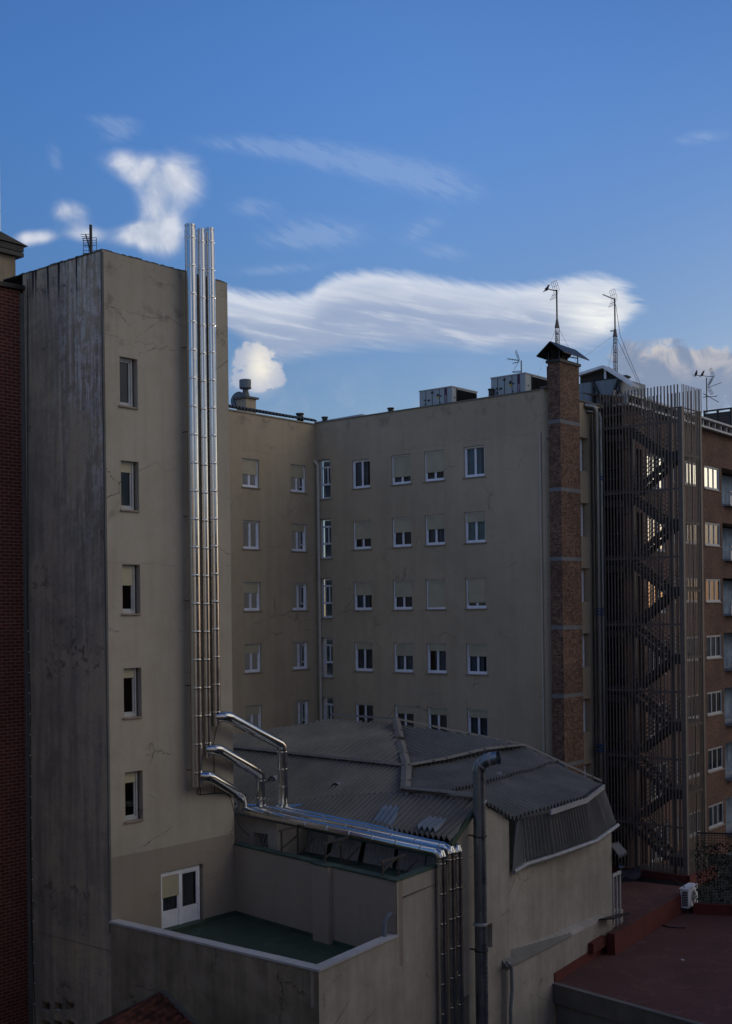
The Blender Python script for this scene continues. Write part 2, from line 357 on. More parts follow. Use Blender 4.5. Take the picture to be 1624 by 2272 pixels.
def brick(name, c1, c2, mort, w, h, ms=.012, var=.5, dirt=.4):
    m, T, b, _ = newmat(name)
    g = T.new('ShaderNodeNewGeometry').outputs['Position']; uv = T.new('ShaderNodeUVMap').outputs[0]
    bt = T.new('ShaderNodeTexBrick'); T.l.new(uv, bt.inputs['Vector']); bt.inputs['Scale'].default_value = 1.0
    bt.inputs['Color1'].default_value = c4(c1); bt.inputs['Color2'].default_value = c4(c2); bt.inputs['Mortar'].default_value = c4(mort)
    bt.inputs['Brick Width'].default_value = w; bt.inputs['Row Height'].default_value = h; bt.inputs['Mortar Size'].default_value = ms
    bt.inputs['Mortar Smooth'].default_value = .2; bt.inputs['Bias'].default_value = -.15
    u, v, _z = T.sep(uv)
    cell = T.new('ShaderNodeTexWhiteNoise', noise_dimensions='2D')
    T.put(cell.inputs['Vector'], T.comb(T.m('FLOOR', T.m('DIVIDE', u, w/2)), T.m('FLOOR', T.m('DIVIDE', v, h))))
    f = T.m('MULTIPLY', T.ramp(cell.outputs[0], 0.0, 1.0, 1-var*.5, 1+var*.35, False), T.ramp(T.noise(g, .5, 6, .65), .3, .7, 1-dirt, 1.1))
    f = T.m('MULTIPLY', f, T.ramp(T.noise(g, 9, 4, .7), .2, .8, .82, 1.15))
    s2 = T.new('ShaderNodeVectorMath', operation='SCALE'); T.l.new(bt.outputs[0], s2.inputs[0]); T.l.new(f, s2.inputs['Scale'])
    T.l.new(s2.outputs[0], b.inputs['Base Color']); b.inputs['Roughness'].default_value = .9
    bump(T, b, T.m('SUBTRACT', 1.0, bt.outputs['Fac']), .5, .01)
    return m
def steel(name, base=.72, rough=.13, tintc=(1, 1, 1)):
    m, T, b, _ = newmat(name)
    g = T.new('ShaderNodeNewGeometry').outputs['Position']
    n = T.noise(g, 2.3, 5, .6); b.inputs['Metallic'].default_value = 1.0
    b.inputs['Base Color'].default_value = (base*tintc[0], base*tintc[1], base*tintc[2], 1)
    T.l.new(T.ramp(n, .3, .7, rough*.8, rough*1.3), b.inputs['Roughness'])
    bump(T, b, T.noise(g, .7, 2, .4), .04, .05)
    return m
def glassmat(name, tint=(.62, .66, .7), boost=1.0, film=0.0):
    m = bpy.data.materials.new(name); m.use_nodes = True; T = NT(m.node_tree); T.n.clear()
    out = T.new('ShaderNodeOutputMaterial'); tr = T.new('ShaderNodeBsdfTransparent'); gl = T.new('ShaderNodeBsdfGlossy')
    tr.inputs[0].default_value = c4(tint); gl.inputs['Roughness'].default_value = .015; gl.inputs[0].default_value = (.95, .95, .97, 1)
    fr = T.new('ShaderNodeFresnel'); fr.inputs[0].default_value = 1.52
    n = T.new('ShaderNodeBump'); n.inputs['Strength'].default_value = .04; n.inputs['Distance'].default_value = .05
    T.l.new(T.noise(T.new('ShaderNodeNewGeometry').outputs['Position'], 1.2, 2, .4), n.inputs['Height']); T.l.new(n.outputs[0], gl.inputs['Normal'])
    mx = T.new('ShaderNodeMixShader'); T.l.new(T.m('MAXIMUM', T.m('MULTIPLY', fr.outputs[0], boost, clamp=True), film), mx.inputs[0])
    T.l.new(tr.outputs[0], mx.inputs[1]); T.l.new(gl.outputs[0], mx.inputs[2]); T.l.new(mx.outputs[0], out.inputs[0])
    return m
def stripes(name, c, period, dark=.55, axis='v', rough=.6, amp=.5, jit=.0):
    m, T, b, _ = newmat(name)
    u, v, _z = T.sep(T.new('ShaderNodeUVMap').outputs[0]); q = v if axis == 'v' else u
    w = T.m('FRACT', T.m('DIVIDE', q, period)); f = T.ramp(w, .0, .35, dark, 1.0)
    g = T.new('ShaderNodeNewGeometry').outputs['Position']
    f = T.m('MULTIPLY', f, T.ramp(T.noise(g, 1.3, 5, .6), .3, .7, .88, 1.08))
    s2 = T.new('ShaderNodeVectorMath', operation='SCALE'); s2.inputs[0].default_value = c; T.l.new(f, s2.inputs['Scale'])
    T.l.new(s2.outputs[0], b.inputs['Base Color']); b.inputs['Roughness'].default_value = rough
    bump(T, b, f, amp, .01); return m
def sheetmat(name, c, c2, rough=.75, rust=.2):
    m, T, b, _ = newmat(name)
    g = T.new('ShaderNodeNewGeometry').outputs['Position']
    a = T.noise(g, .7, 7, .7); d = T.noise(g, 6.0, 6, .7)
    col = T.mix(T.ramp(a, .25, .75), c4(c), c4(c2)); col = T.mix(T.m('MULTIPLY', T.ramp(d, .52, .66), rust), col, (.05, .045, .04, 1))
    col = T.mix(T.m('MULTIPLY', T.ramp(T.noise(g, 14, 5, .7), .6, .7), .35), col, (.2, .2, .19, 1))
    T.l.new(col, b.inputs['Base Color']); b.inputs['Roughness'].default_value = rough; bump(T, b, d, .3, .01)
    return m
K0 = at_d(236, 1365, 35.0)
MAT = {}
MAT['plaster'] = plaster('tower_plaster', (.43, .385, .315), .75, .2, .03, belts=((8.75, .018, .5), (7.95, .012, .25), (9.9, .012, .4), (1.5, .010, .0)))
MAT['plaster_b'] = plaster('courtyard_plaster', (.48, .39, .275), .45, .17, .02, belts=((9.3, .0, .35), (7.9, .01, .1)))
MAT['plaster_side'] = plaster('annex_plaster', (.40, .37, .33), .5, .34, .10)
MAT['plaster_low'] = plaster('dirty_plaster', (.33, .27, .19), .8, .65, .18)
MAT['plaster_terr'] = plaster('terrace_plaster', (.31, .265, .215), .1, .12)
MAT['concrete'] = old_concrete('weathered_concrete', 10.35+0)
MAT['conc_plain'] = plaster('plain_concrete', (.16, .16, .155), .4, .4, .1)
MAT['brick_red'] = brick('dark_red_brick', (.12, .025, .016), (.09, .018, .012), (.19, .12, .10), .30, .104, .014, .3, .25)
MAT['brick_chim'] = brick('chimney_brick', (.20, .088, .052), (.105, .05, .036), (.20, .155, .12), .25, .082, .014, .9, .3)
MAT['brick_far'] = brick('brown_brick', (.165, .078, .05), (.115, .055, .038), (.15, .10, .08), .24, .075, .012, .45, .3)
MAT['steel'] = steel('polished_steel', .58, .18)
MAT['galv'] = steel('galvanised_duct', .30, .33, (.8, .95, 1.15))
MAT['white'] = simple('white_paint', (.80, .83, .90), .45, 0, .08)
MAT['white_dim'] = simple('grey_window_paint', (.42, .43, .45), .5, 0, .1)
MAT['sill'] = simple('stone_sill', (.28, .23, .19), .85, 0, .2)
MAT['coping'] = plaster('stone_coping', (.46, .46, .47), .2, .25, .05)
MAT['shutter'] = stripes('roller_shutter', (.47, .43, .31), .052, .6)
MAT['curtain'] = simple('curtain_cloth', (.24, .25, .27), .95, 0, .25, 1.5)
MAT['curtain_b'] = simple('pale_curtain', (.30, .36, .42), .95, 0, .25, 1.5)
MAT['glass'] = glassmat('window_glass')
MAT['glass_film'] = glassmat('reflective_glass', (.3, .35, .4), 1.6, .62)
MAT['roof_sheet'] = sheetmat('fibre_cement_sheet', (.185, .183, .172), (.12, .12, .113))
MAT['roof_sheet_b'] = sheetmat('blueish_sheet', (.27, .28, .29), (.18, .19, .20))
MAT['roof_sheet_new'] = sheetmat('translucent_sheet', (.16, .22, .30), (.13, .18, .25), .45, .1)
MAT['ridge'] = sheetmat('ridge_flashing', (.20, .19, .17), (.14, .135, .12))
MAT['gutter'] = sheetmat('gutter_zinc', (.36, .38, .42), (.25, .27, .31), .5)
MAT['green'] = simple('green_membrane', (.035, .062, .045), .75, 0, .35, 1.2)
def membrane(name, c):
    m, T, b, _ = newmat(name); g = T.new('ShaderNodeNewGeometry').outputs['Position']; u, v, _z = T.sep(T.new('ShaderNodeUVMap').outputs[0])
    big = T.noise(g, .35, 6, .62, .4); f = T.ramp(big, .3, .7, .78, 1.18)
    ring = T.ramp(T.m('ABSOLUTE', T.m('SUBTRACT', T.noise(g, .28, 5, .55), .5)), .0, .018, 1.35, 1.0)
    seam = T.ramp(T.m('ABSOLUTE', T.m('SUBTRACT', T.m('FRACT', T.m('DIVIDE', T.m('ADD', u, T.m('MULTIPLY', big, .06)), 1.05)), .5)), .0, .02, .62, 1.0)
    f = T.m('MULTIPLY', T.m('MULTIPLY', f, ring), T.m('MULTIPLY', seam, T.ramp(T.noise(g, 8, 5, .7), .3, .7, .86, 1.12)))
    s2 = T.new('ShaderNodeVectorMath', operation='SCALE'); s2.inputs[0].default_value = c; T.l.new(f, s2.inputs['Scale'])
    T.l.new(s2.outputs[0], b.inputs['Base Color']); b.inputs['Roughness'].default_value = .9; bump(T, b, f, .3, .01); return m
MAT['red'] = membrane('red_membrane', (.10, .040, .036))
MAT['red_old'] = simple('red_membrane', (.10, .040, .036), .95, 0, .22, .9)
MAT['red_wall'] = simple('red_membrane_upstand', (.11, .018, .015), .8, 0, .2, .9)
MAT['dark'] = simple('black_metal', (.018, .018, .02), .5, 0, .2)
MAT['slat'] = simple('brown_grey_slat', (.15, .122, .105), .55, 0, .12)
MAT['steel_dark'] = simple('stair_steel', (.06, .05, .046), .55, 0, .2)
MAT['panel_grey'] = simple('unit_panel', (.36, .40, .43), .5, 0, .05)
MAT['panel_blue'] = stripes('blue_grey_sheet', (.20, .24, .29), .42, .75, 'u')
MAT['coil'] = stripes('condenser_coil', (.016, .016, .018), .06, .5, 'u', 1.0)
[q for q in MAT['coil'].node_tree.nodes if q.type == 'BSDF_PRINCIPLED'][0].inputs['Specular IOR Level'].default_value = .05
MAT['purple'] = simple('purple_band', (.075, .012, .05), .5, 0, .05)
MAT['asphalt'] = simple('asphalt', (.05, .05, .05), .9, 0, .2)
MAT['tile'] = simple('clay_tile', (.10, .032, .02), .85, 0, .7, 4.0)
MAT['tile_far'] = stripes('far_roof_tile', (.34, .27, .20), .30, .55)
MAT['wood'] = stripes('dark_plank', (.075, .065, .055), .17, .45)
MAT['door_brown'] = simple('brown_door', (.095, .075, .055), .7)
MAT['door_light'] = simple('beige_door_frame', (.42, .36, .29), .7)
MAT['leaf'] = simple('leaf_green', (.018, .026, .012), .6, 0, .5, 6.0)
MAT['bird'] = simple('black_feather', (.012, .012, .013), .6)
MAT['blue_strap'] = simple('blue_strap', (.01, .06, .22), .5)
MAT['pvc'] = simple('painted_pipe', (.52, .47, .39), .6, 0, .08)
MAT['pvc_grey'] = simple('grey_plastic_pipe', (.16, .19, .23), .5, 0, .08)
MAT['dark_room'] = simple('dark_room', (.02, .02, .02), .9)
MAT['dish'] = simple('dish_grey', (.16, .19, .22), .6)
MAT['yellow'] = simple('yellow_label', (.5, .38, .05), .6)

# ------------------------------------------------------------------ facade builders
def wall(mb, pl, u0, u1, z0, z1, holes=(), depth=.22, flip=False):
    us = sorted(set([u0, u1]+[h[0] for h in holes]+[h[1] for h in holes])); zs = sorted(set([z0, z1]+[h[2] for h in holes]+[h[3] for h in holes]))
    us = [q for q in us if u0 <= q <= u1]; zs = [q for q in zs if z0 <= q <= z1]
    # orientation so that the normal is pl.n
    e = Vector((pl.d.x, pl.d.y, 0)).cross(Vector((0, 0, 1))); fl = e.dot(Vector((pl.n.x, pl.n.y, 0))) < 0
    for a, b in zip(us, us[1:]):
        for c, d in zip(zs, zs[1:]):
            cu, cz = (a+b)/2, (c+d)/2
            if any(h[0] < cu < h[1] and h[2] < cz < h[3] for h in holes): continue
            mb.face([pl.P(a, c), pl.P(b, c), pl.P(b, d), pl.P(a, d)], fl)
    for h in holes:
        dp = h[4] if len(h) > 4 else depth
        a, b, c, d = h[:4]
        mb.face([pl.P(a, c), pl.P(a, c, -dp), pl.P(b, c, -dp), pl.P(b, c)], not fl)
        mb.face([pl.P(a, d), pl.P(a, d, -dp), pl.P(b, d, -dp), pl.P(b, d)], fl)
        mb.face([pl.P(a, c), pl.P(a, d), pl.P(a, d, -dp), pl.P(a, c, -dp)], not fl)
        mb.face([pl.P(b, c), pl.P(b, d), pl.P(b, d, -dp), pl.P(b, c, -dp)], fl)
def wavy(mb, pl, u0, u1, z0, z1, off, amp=.025, per=.11):
    n = max(6, int((u1-u0)/per*6)); ph = random.random()*6
    us = [u0+(u1-u0)*i/n for i in range(n+1)]
    o = [off+amp*math.sin(2*math.pi*(q+.02*math.sin(q*9+ph))/per+ph) for q in us]
    b = len(mb.v)
    for q, w in zip(us, o): mb.v += [pl.P(q, z0, w), pl.P(q, z1, w)]
    for i in range(n): mb.f.append([b+2*i, b+2*i+2, b+2*i+3, b+2*i+1]); mb.mi.append(0)
def window(bld, pl, u0, u1, z0, z1, rec=.14, shut=0.0, style='double', sill=True, wm='white', cm='curtain', gm='glass', cur=(0.0, 1.0), label=None):
    f = MB(); o0, o1 = -rec-.05, -rec
    bw = .06
    f.pbox(pl, u0, u0+bw, z0, z1, o0, o1+.03); f.pbox(pl, u1-bw, u1, z0, z1, o0, o1+.03)
    f.pbox(pl, u0+bw, u1-bw, z1-bw, z1, o0, o1+.028); f.pbox(pl, u0+bw, u1-bw, z0, z0+bw+.02, o0, o1+.045)
    a, b, c, d = u0+bw, u1-bw, z0+bw+.02, z1-bw
    gap = []
    def sash(a, b, c, d, w=.05):
        f.pbox(pl, a, a+w, c, d, o0+.01, o1); f.pbox(pl, b-w, b, c, d, o0+.01, o1)
        f.pbox(pl, a+w, b-w, c, c+w, o0+.01, o1-.003); f.pbox(pl, a+w, b-w, d-w, d, o0+.01, o1-.003)
    if style == 'double':
        m_ = (a+b)/2; sash(a, m_-.004, c, d); sash(m_+.004, b, c, d)
    elif style == 'single': sash(a, b, c, d, .055)
    elif style == 'narrow':
        h = d-c; z_a, z_b = c+h*.35, c+h*.83; f.pbox(pl, a, b, z_a-.03, z_a+.03, o0, o1+.01); f.pbox(pl, a, b, z_b-.03, z_b+.03, o0, o1+.01)
        m_ = a+(b-a)*.58; sash(a, m_, z_a+.03, z_b-.03, .035); sash(m_, b, z_a+.03, z_b-.03, .035)
    elif style == 'triple':
        w = (b-a)/3
        for k in range(3): sash(a+k*w+.003, a+(k+1)*w-.003, c, d, .045)
    win = f.build('window', MAT[wm], bld, label=label)
    g = MB(); g.face([pl.P(a, c, o0+.02), pl.P(b, c, o0+.02), pl.P(b, d, o0+.02), pl.P(a, d, o0+.02)]); g.build('pane', MAT[gm], win)
    if cur:
        k = MB(); wavy(k, pl, a+(b-a)*cur[0], a+(b-a)*cur[1], c, d, o0-.10); k.build('curtain', MAT[cm], win, True)
    if shut > 0:
        s_ = MB(); zz = z1-(z1-z0)*shut; s_.pbox(pl, u0+bw+.015, u1-bw-.015, zz, z1-.05, o1+.012, o1+.026)
        s_.pbox(pl, u0+bw+.015, u1-bw-.015, zz-.035, zz, o1+.010, o1+.032); s_.build('shutter', MAT['shutter'], win)
    if sill:
        s_ = MB(); s_.pbox(pl, u0-.05, u1+.07, z0-.05, z0-.001, -rec+.05, .055); s_.build('sill', MAT['sill'], win)
    return win

# ------------------------------------------------------------------ site grid
G2 = Vector((.640, .768)); G1 = Vector((-.768, .640)); G3 = Vector((.537, .844)).normalized()
STREET = -CZ
K0 = at_d(236, 1365, 35.0)
plA = Plane((K0.x, K0.y), G2, (.768, -.64))          # pale plaster front of the tower, u runs away to the right
plT = Plane((K0.x, K0.y), G1, (-.64, -.768))         # weathered side of the tower, u runs away to the left
# ground
g = MB(); g.face([(-900, -900, STREET), (900, -900, STREET), (900, 1500, STREET), (-900, 1500, STREET)]); g.build('ground', MAT['asphalt'], kind='structure', base=(0, 0, STREET))

# ---------------- tower
uE = plA.u(504, 628); zTop = plT.z(228, 553)
uL = plT.u(60, 1365)
tower = thing('apartment_tower', plA.P(0, STREET), 'tall cream rendered tower with one column of narrow windows beside its streaked grey flank', 'building')
holes = []
uw0, uw1 = plA.u(271.5, 1300), plA.u(311, 1300)
zr1, zb1 = plA.z(270, 791), plA.z(270, 902)
for k in range(5): holes.append((uw0, uw1, zb1-2.985*k, zr1-2.985*k, .2))
dA = plA.u(357, 1960), plA.u(450.5, 1916); zd0 = -9.42; zd1 = plA.z(357, 1937)
holes.append((dA[0], dA[1], zd0, zd1, .16))
w = MB(); wall(w, plA, 0, uE, zd0-.4, zTop, holes); w.build('front_wall', MAT['plaster'], tower)
# lower darker paint band above the terrace : a second coat 4 mm proud
w = MB(); wall(w, Plane((K0.x+.768*.004, K0.y-.64*.004), G2, (.768, -.64)), .002, uE-.002, zd0-.3, plA.z(300, 1893), [(dA[0], dA[1], zd0, zd1, .004)])
w.build('painted_band', MAT['plaster_terr'], tower)
w = MB(); wall(w, plT, 0, uL, STREET, zTop, [(plT.u(x+18, y), plT.u(x, y), plT.z(x, y+20), plT.z(x, y), .3) for y in (2221, 2262) for x in (92, 119.5, 146)])
w.build('weathered_wall', MAT['concrete'], tower)
# remaining sides and roof
w = MB()
e = plA.P(uE, 0); l = plT.P(uL+4, 0); bk = e + Vector((G1.x, G1.y, 0))*(uL+4)
plE = Plane((e.x, e.y), G1, (.64, .768)); wall(w, plE, 0, uL+4, STREET, zTop)
plK = Plane((l.x, l.y), G2, (-.768, .64)); wall(w, plK, 0, uE, STREET, zTop)
w.build('rear_wall', MAT['plaster'], tower)
w = MB(); c = [plA.P(-.03, zTop), plA.P(uE+.03, zTop), bk, l]; 
w.face([Vector((q.x, q.y, zTop-.02)) for q in c])
w.face([Vector((q.x, q.y, -9.5)) for q in c]); w.build('roof', MAT['conc_plain'], tower)
w = MB()
for i in range(40):
    a, b = uE*i/40, uE*(i+1)/40; w.pbox(plA, a, b, zTop, zTop+random.uniform(.015, .05), -.25, random.uniform(.003, .014))
for i in range(40):
    a, b = .02+(uL+1)*i/40, .02+(uL+1)*(i+1)/40; w.pbox(plT, a, b, zTop, zTop+random.uniform(.012, .04), -.25, random.uniform(.003, .012))
w.pbox(plE, .25, uL+2, zTop+.002, zTop+.03, -.25, .01); w.build('coping', MAT['conc_plain'], tower)
shs = [0, .2, .40, .18, .21]
for k in range(5):
    z0, z1 = holes[k][2], holes[k][3]
    window(tower, plA, uw0, uw1-.08, z0+.03, z1, rec=.17, shut=shs[k], wm='white_dim', style='single', cm='curtain', cur=(0, .35) if k == 0 else None, label='open sash with no shutter' if k == 0 else None)
# corner crack strip along the arris
w = MB(); w.pbox(plA, -.012, .05, -9.0, zTop-.05, -.05, .012); w.build('corner_bead', MAT['conc_plain'], tower)
# terrace door
dr = MB(); a, b = dA[0]+.02, dA[1]-.1; h0, h1 = zd0+.12, zd1-.02; mu = (a+b)/2
for (p, q, r_, s_) in ((a, a+.07, h0, h1), (b-.07, b, h0, h1), (mu-.05, mu+.05, h0, h1), (a+.07, mu-.05, h1-.12, h1), (mu+.05, b-.07, h1-.12, h1)): dr.pbox(plA, p, q, r_, s_, -.15, -.06)
for (p, q) in ((a+.07, mu-.05), (mu+.05, b-.07)):
    dr.pbox(plA, p, q, h0, h0+.5, -.13, -.09); dr.pbox(plA, p, p+.05, h0+.5, h1-.12, -.13, -.08); dr.pbox(plA, q-.05, q, h0+.5, h1-.12, -.13, -.08)
    dr.pbox(plA, p+.05, q-.05, h1-.17, h1-.12, -.13, -.081)
door = dr.build('terrace_door', MAT['white'], tower)
gq = MB(); gq.face([plA.P(a+.07, h0+.5, -.11), plA.P(b-.07, h0+.5, -.11), plA.P(b-.07, h1-.12, -.11), plA.P(a+.07, h1-.12, -.11)]); gq.build('pane', MAT['glass'], door)
kq = MB(); wavy(kq, plA, a+.07, b-.12, h0+.45, h1-.15, -.2, .03, .14); kq.build('curtain', MAT['curtain'], door, True)
sq = MB(); sq.pbox(plA, a+.08, mu-.055, h1-.72, h1-.1, -.085, -.07); sq.pbox(plA, a+.08, mu-.055, h1-.76, h1-.72, -.09, -.06); sq.build('shutter', MAT['shutter'], door)
sq = MB(); sq.pbox(plA, a, b, zd0-.02, h0-.002, -.16, .25); sq.build('door_step', MAT['green'], door)

def backing(par, pl, u0, u1, z0, z1, off):
    w = MB(); w.pbox(pl, u0, u1, z0, z1, off-.1, off); w.build('room_wall', MAT['dark_room'], par)
backing(tower, plA, .3, uE-.3, -9.4, zTop-.5, -1.2)
# ---------------- brick building on the far left
pB = plT.P(uL, 0); plR = Plane((pB.x, pB.y), -G2, (.768, -.64))
zb = plR.z(30, 640)
red = thing('red_brick_building', plR.P(0, STREET), 'dark red brick building at the left edge with plain windowless wall', 'building')
w = MB(); wall(w, plR, .12, 12, STREET, zb); w.build('brick_wall', MAT['brick_red'], red)
w = MB(); w.pbox(plR, .0, .12, STREET, zb-.1, -.3, .05); w.build('joint_strip', MAT['conc_plain'], red)
w = MB(); w.hexa([plR.P(-.0, zb, -.6), plR.P(12, zb-.5, -.6), plR.P(12, zb-.5, .12), plR.P(0, zb, .12), plR.P(0, zb+.13, -.6), plR.P(12, zb-.37, -.6), plR.P(12, zb-.37, .12), plR.P(0, zb+.13, .12)]); w.build('eaves_flashing', MAT['dark'], red)
w = MB(); w.face([plR.P(0, zb, -.1), plR.P(12, zb-.5, -.1), plR.P(12, zb-.5, -9), plR.P(0, zb, -9)]); w.build('roof', MAT['conc_plain'], red)
# white-dotted cable down the joint
w = MB(); pts = [plT.hitP(x, y, .03) for x, y in ((61, 620), (62, 1360), (67, 1560), (68.5, 1900), (72, 2100), (78, 2272))]
w.tube(pts, .012, 6); cb = w.build('lightning_cable', MAT['dark'], label='thin black cable with white clips running down the grey flank', cat='cable')
w = MB()
for y in list(range(1400, 2270, 46)):
    t = (y-1360)/912; x = 62.5+15.5*t*.98+.5*math.sin(y); q = plT.hitP(x, y, .05); w.hexa([q+Vector(v)*.016 for v in ((-1, -1, -1), (1, -1, -1), (1, 1, -1), (-1, 1, -1), (-1, -1, 1), (1, -1, 1), (1, 1, 1), (-1, 1, 1))]); w.build('clip', MAT['white'], cb); w = MB()
# left chimney with louvred hood
plC = Plane((at_d(34.5, 600, 39.5).x, 39.5), -G2, (.768, -.64)); 
lc = thing('chimney_stack', plC.P(1.2, 9.0), 'squat rendered chimney with black louvred gable hood at the left edge', 'chimney')
zc = plC.z(40, 572)
w = MB(); w.pbox(plC, 0, 2.2, 8.6, zc, -1.3, 0); w.build('shaft', MAT['plaster_low'], lc)
w = MB()
zhd = plC.z(44, 549)
for k in range(4): q = zc+.16+(zhd-zc-.16)*k/4; w.pbox(plC, -.19, 2.4, q, q+.035, -1.5, .19)
w.pbox(plC, -.15, 2.3, zc+.12, zhd, -1.45, .15); w.pbox(plC, -.19, 2.35, zc, zc+.12, -1.5, .19); w.build('louvre_box', MAT['dark'], lc)
w = MB(); z = plC.z(48, 549); zp = plC.z(28, 524)
A = [plC.P(-.32, z, .25), plC.P(2.7, z, .25), plC.P(2.7, z, -1.6), plC.P(-.32, z, -1.6)]; rd = [plC.P(.85, zp, .25), plC.P(.85, zp, -1.6)]
w.face([A[0], rd[0], rd[1], A[3]]); w.face([A[1], A[2], rd[1], rd[0]]); w.face([A[0], A[1], rd[0]]); w.face([A[3], rd[1], A[2]]); w.face(A[::-1]); w.build('hood', MAT['dark'], lc)
w = MB(); q0 = at_d(-1, 530, 41.5); q1 = at_d(-2.5, 349, 41.5); w.tube([q0+Vector((-.03, 0, -1.5)), q1+Vector((-.03, 0, 0))], .06, 14)
w.build('flue_pipe', MAT['galv'], label='slim steel flue rising past the frame edge behind the louvred chimney', cat='flue')

# ---------------- three polished flues
def chamfer(pts, c):
    out = [Vector(pts[0])]
    for i in range(1, len(pts)-1):
        p = Vector(pts[i]); a = (Vector(pts[i-1])-p).normalized(); b = (Vector(pts[i+1])-p).normalized()
        if a.dot(b) < -.985: out.append(p); continue
        for (d, ) in ((a,), ): out.append(p+a*c)
        if c > .12: out.append(p+(a+b)*c*.28)
        out.append(p+b*c)
    out.append(Vector(pts[-1])); return out
z6 = -6.28
runs = []
plS = Plane((-1.26, 30.0), G3, (.844, -.537))     # long side wall of the low buildings
def flue(x_top, y_top, x_bot, y_bot, r, off, tee, e1, e2, foot, end, xdown, label, rb=.165):
    u = plA.u(x_top, 900, off); zt = plA.z(x_top, y_top, off); zbm = plA.z(x_bot, y_bot, off)
    root = thing('steel_flue', plA.P(u, zbm, off), label, 'flue', 'polished steel flues climbing the tower')
    top = plA.P(u, zt, off); bot = plA.P(plA.u(x_bot, y_bot, off), zbm, off)
    m = MB(); m.tube([bot, top], r, 28); m.collars(bot, top, r, .845, .42); m.build('stack_pipe', MAT['steel'], root, True)
    m = MB(); m.tube([top, top+Vector((0, 0, .10)), top+Vector((0, 0, .1001)), top+Vector((0, 0, .16))], [r*.9, r*.9, r*.97, r*.97], 28); m.tube([top+Vector((0, 0, .16)), top+Vector((0, 0, .17))], r*.8, 20); m.build('rain_collar', MAT['steel'], root, True)
    m = MB(); z = bot.z+.5
    while z < zTop-.3:
        c = bot+(top-bot)*((z-bot.z)/(top.z-bot.z)); q = c-Vector((.768, -.64, 0))*off
        m.bar(q+Vector((.64, .768, 0))*.12, c+Vector((.64, .768, 0))*.12, .02); m.bar(q-Vector((.64, .768, 0))*.12, c-Vector((.64, .768, 0))*.12, .02); z += 2.54
    m.build('wall_bracket', MAT['dark'], root)
    # branch : out of the stack, diagonally away, then down to the run
    t0 = plA.hitP(tee[0], tee[1], off); E1 = plA.hitP(e1[0], e1[1], off+.25); E2 = Vector(e2); Fp = Vector(foot)
    inner = t0-Vector((.3, .36, 0))*.3
    P = chamfer([inner, E1, E2, Vector((E2.x, E2.y, Fp.z+.001)) if (E2.z-Fp.z) > .5 else (E2+Fp)/2, Fp], .16)
    m = MB(); m.tube(P, rb, 26)
    m.collars(P[2], P[4] if len(P) > 5 else P[-1], rb, .42, .12); 
    if E2.z-Fp.z > .8: m.collars(Vector((E2.x, E2.y, E2.z-.2)), Vector((E2.x, E2.y, Fp.z+.1)), rb, .55, .03)
    m.build('branch_pipe', MAT['steel'], root, True)
    en = Vector(end); dn = Vector((en.x, en.y, STREET+1))
    dirn = (en-Fp).normalized(); st = Fp-dirn*.22
    P = chamfer([st, en, dn], .15)
    m = MB(); m.tube(P[:-2]+[P[-2]], .165, 28); m.collars(st, P[1], .165, .845, .3); m.build('run_pipe', MAT['steel'], root, True)
    m = MB(); m.tube([P[-2], P[-1]], .148, 28); m.collars(P[-2], P[-1], .148, .845, .16); m.build('drop_pipe', MAT['steel'], root, True)
    runs.append((st, en)); return root
def hz(x, y, z): return on_z(x, y, z)
E2r = at_d(626, 1653, 39.9); E2m = at_d(578, 1716, 39.6); E2l = at_d(536, 1765, 39.2)
flue(427, 512, 437, 1745, .172, .32, (449, 1721), (461, 1721), E2l, at_d(539, 1799, 39.25), at_d(977, 1892, 34.9), 977, 'left and widest of the three steel flues on the tower, its branch lowest')
flue(450, 522, 459.5, 1680, .132, .27, (467, 1662), (484, 1662), E2m, at_d(580, 1796, 39.6), at_d(998, 1883, 35.45), 998, 'middle steel flue on the tower, its branch between the other two')
flue(470, 520, 479, 1611, .150, .29, (487, 1590), (504, 1589), E2r, at_d(627, 1798, 39.9), at_d(1014, 1880, 35.85), 1014, 'right steel flue on the tower, its branch highest and longest')
# thin cables by the branches
m = MB()
m.tube([plA.hitP(x, y, .04) for x, y in ((481, 1612), (474, 1650), (475, 1690), (476, 1760))], .012, 6)
m.tube([plA.hitP(x, y, .04) for x, y in ((445, 1746), (445, 1763), (476, 1760), (503, 1760), (511, 1768))], .013, 6)
m.tube([plA.hitP(x, y, .05) for x, y in ((443, 1746), (437, 1757), (441, 1763), (446, 1762))], .012, 6)
q = plA.hitP(511, 1768, .05); m.tube([q, q+Vector((.12, 0, -.5)), q+Vector((.3, .1, -1.0)), q+Vector((.55, .2, -1.25))], .013, 6)
m.build('sensor_cable', MAT['dark'], label='black cable looping from the feet of the steel flues across the plaster', cat='cable')

# ---------------- terrace building
K1 = on_z(697, 2151, -8.65); uK2 = plS.u(881, 2070); zPar = -8.65
K1 = plS.P(0, zPar); zF = -9.42; zW = -7.25
ter = thing('terrace_building', Vector((K1.x, K1.y, STREET)), 'low stained building with a green roof terrace and pale stone coping', 'building')
plF = Plane((K0.x, K0.y), Vector((K1.x-K0.x, K1.y-K0.y)), (-.64, -.768)); LF = math.hypot(K1.x-K0.x, K1.y-K0.y)
w = MB(); wall(w, plF, .0, LF, STREET, zPar-.06); w.build('front_wall', MAT['plaster_low'], ter)
K2 = plS.P(uK2, 0); Bc = plA.P(uE, 0)                  # back wall from the tower corner to the side wall
plB = Plane((Bc.x, Bc.y), Vector((K2.x-Bc.x, K2.y-Bc.y)), (-.6, -.8)); LB = math.hypot(K2.x-Bc.x, K2.y-Bc.y)
uRun = plS.u(968, 1922)
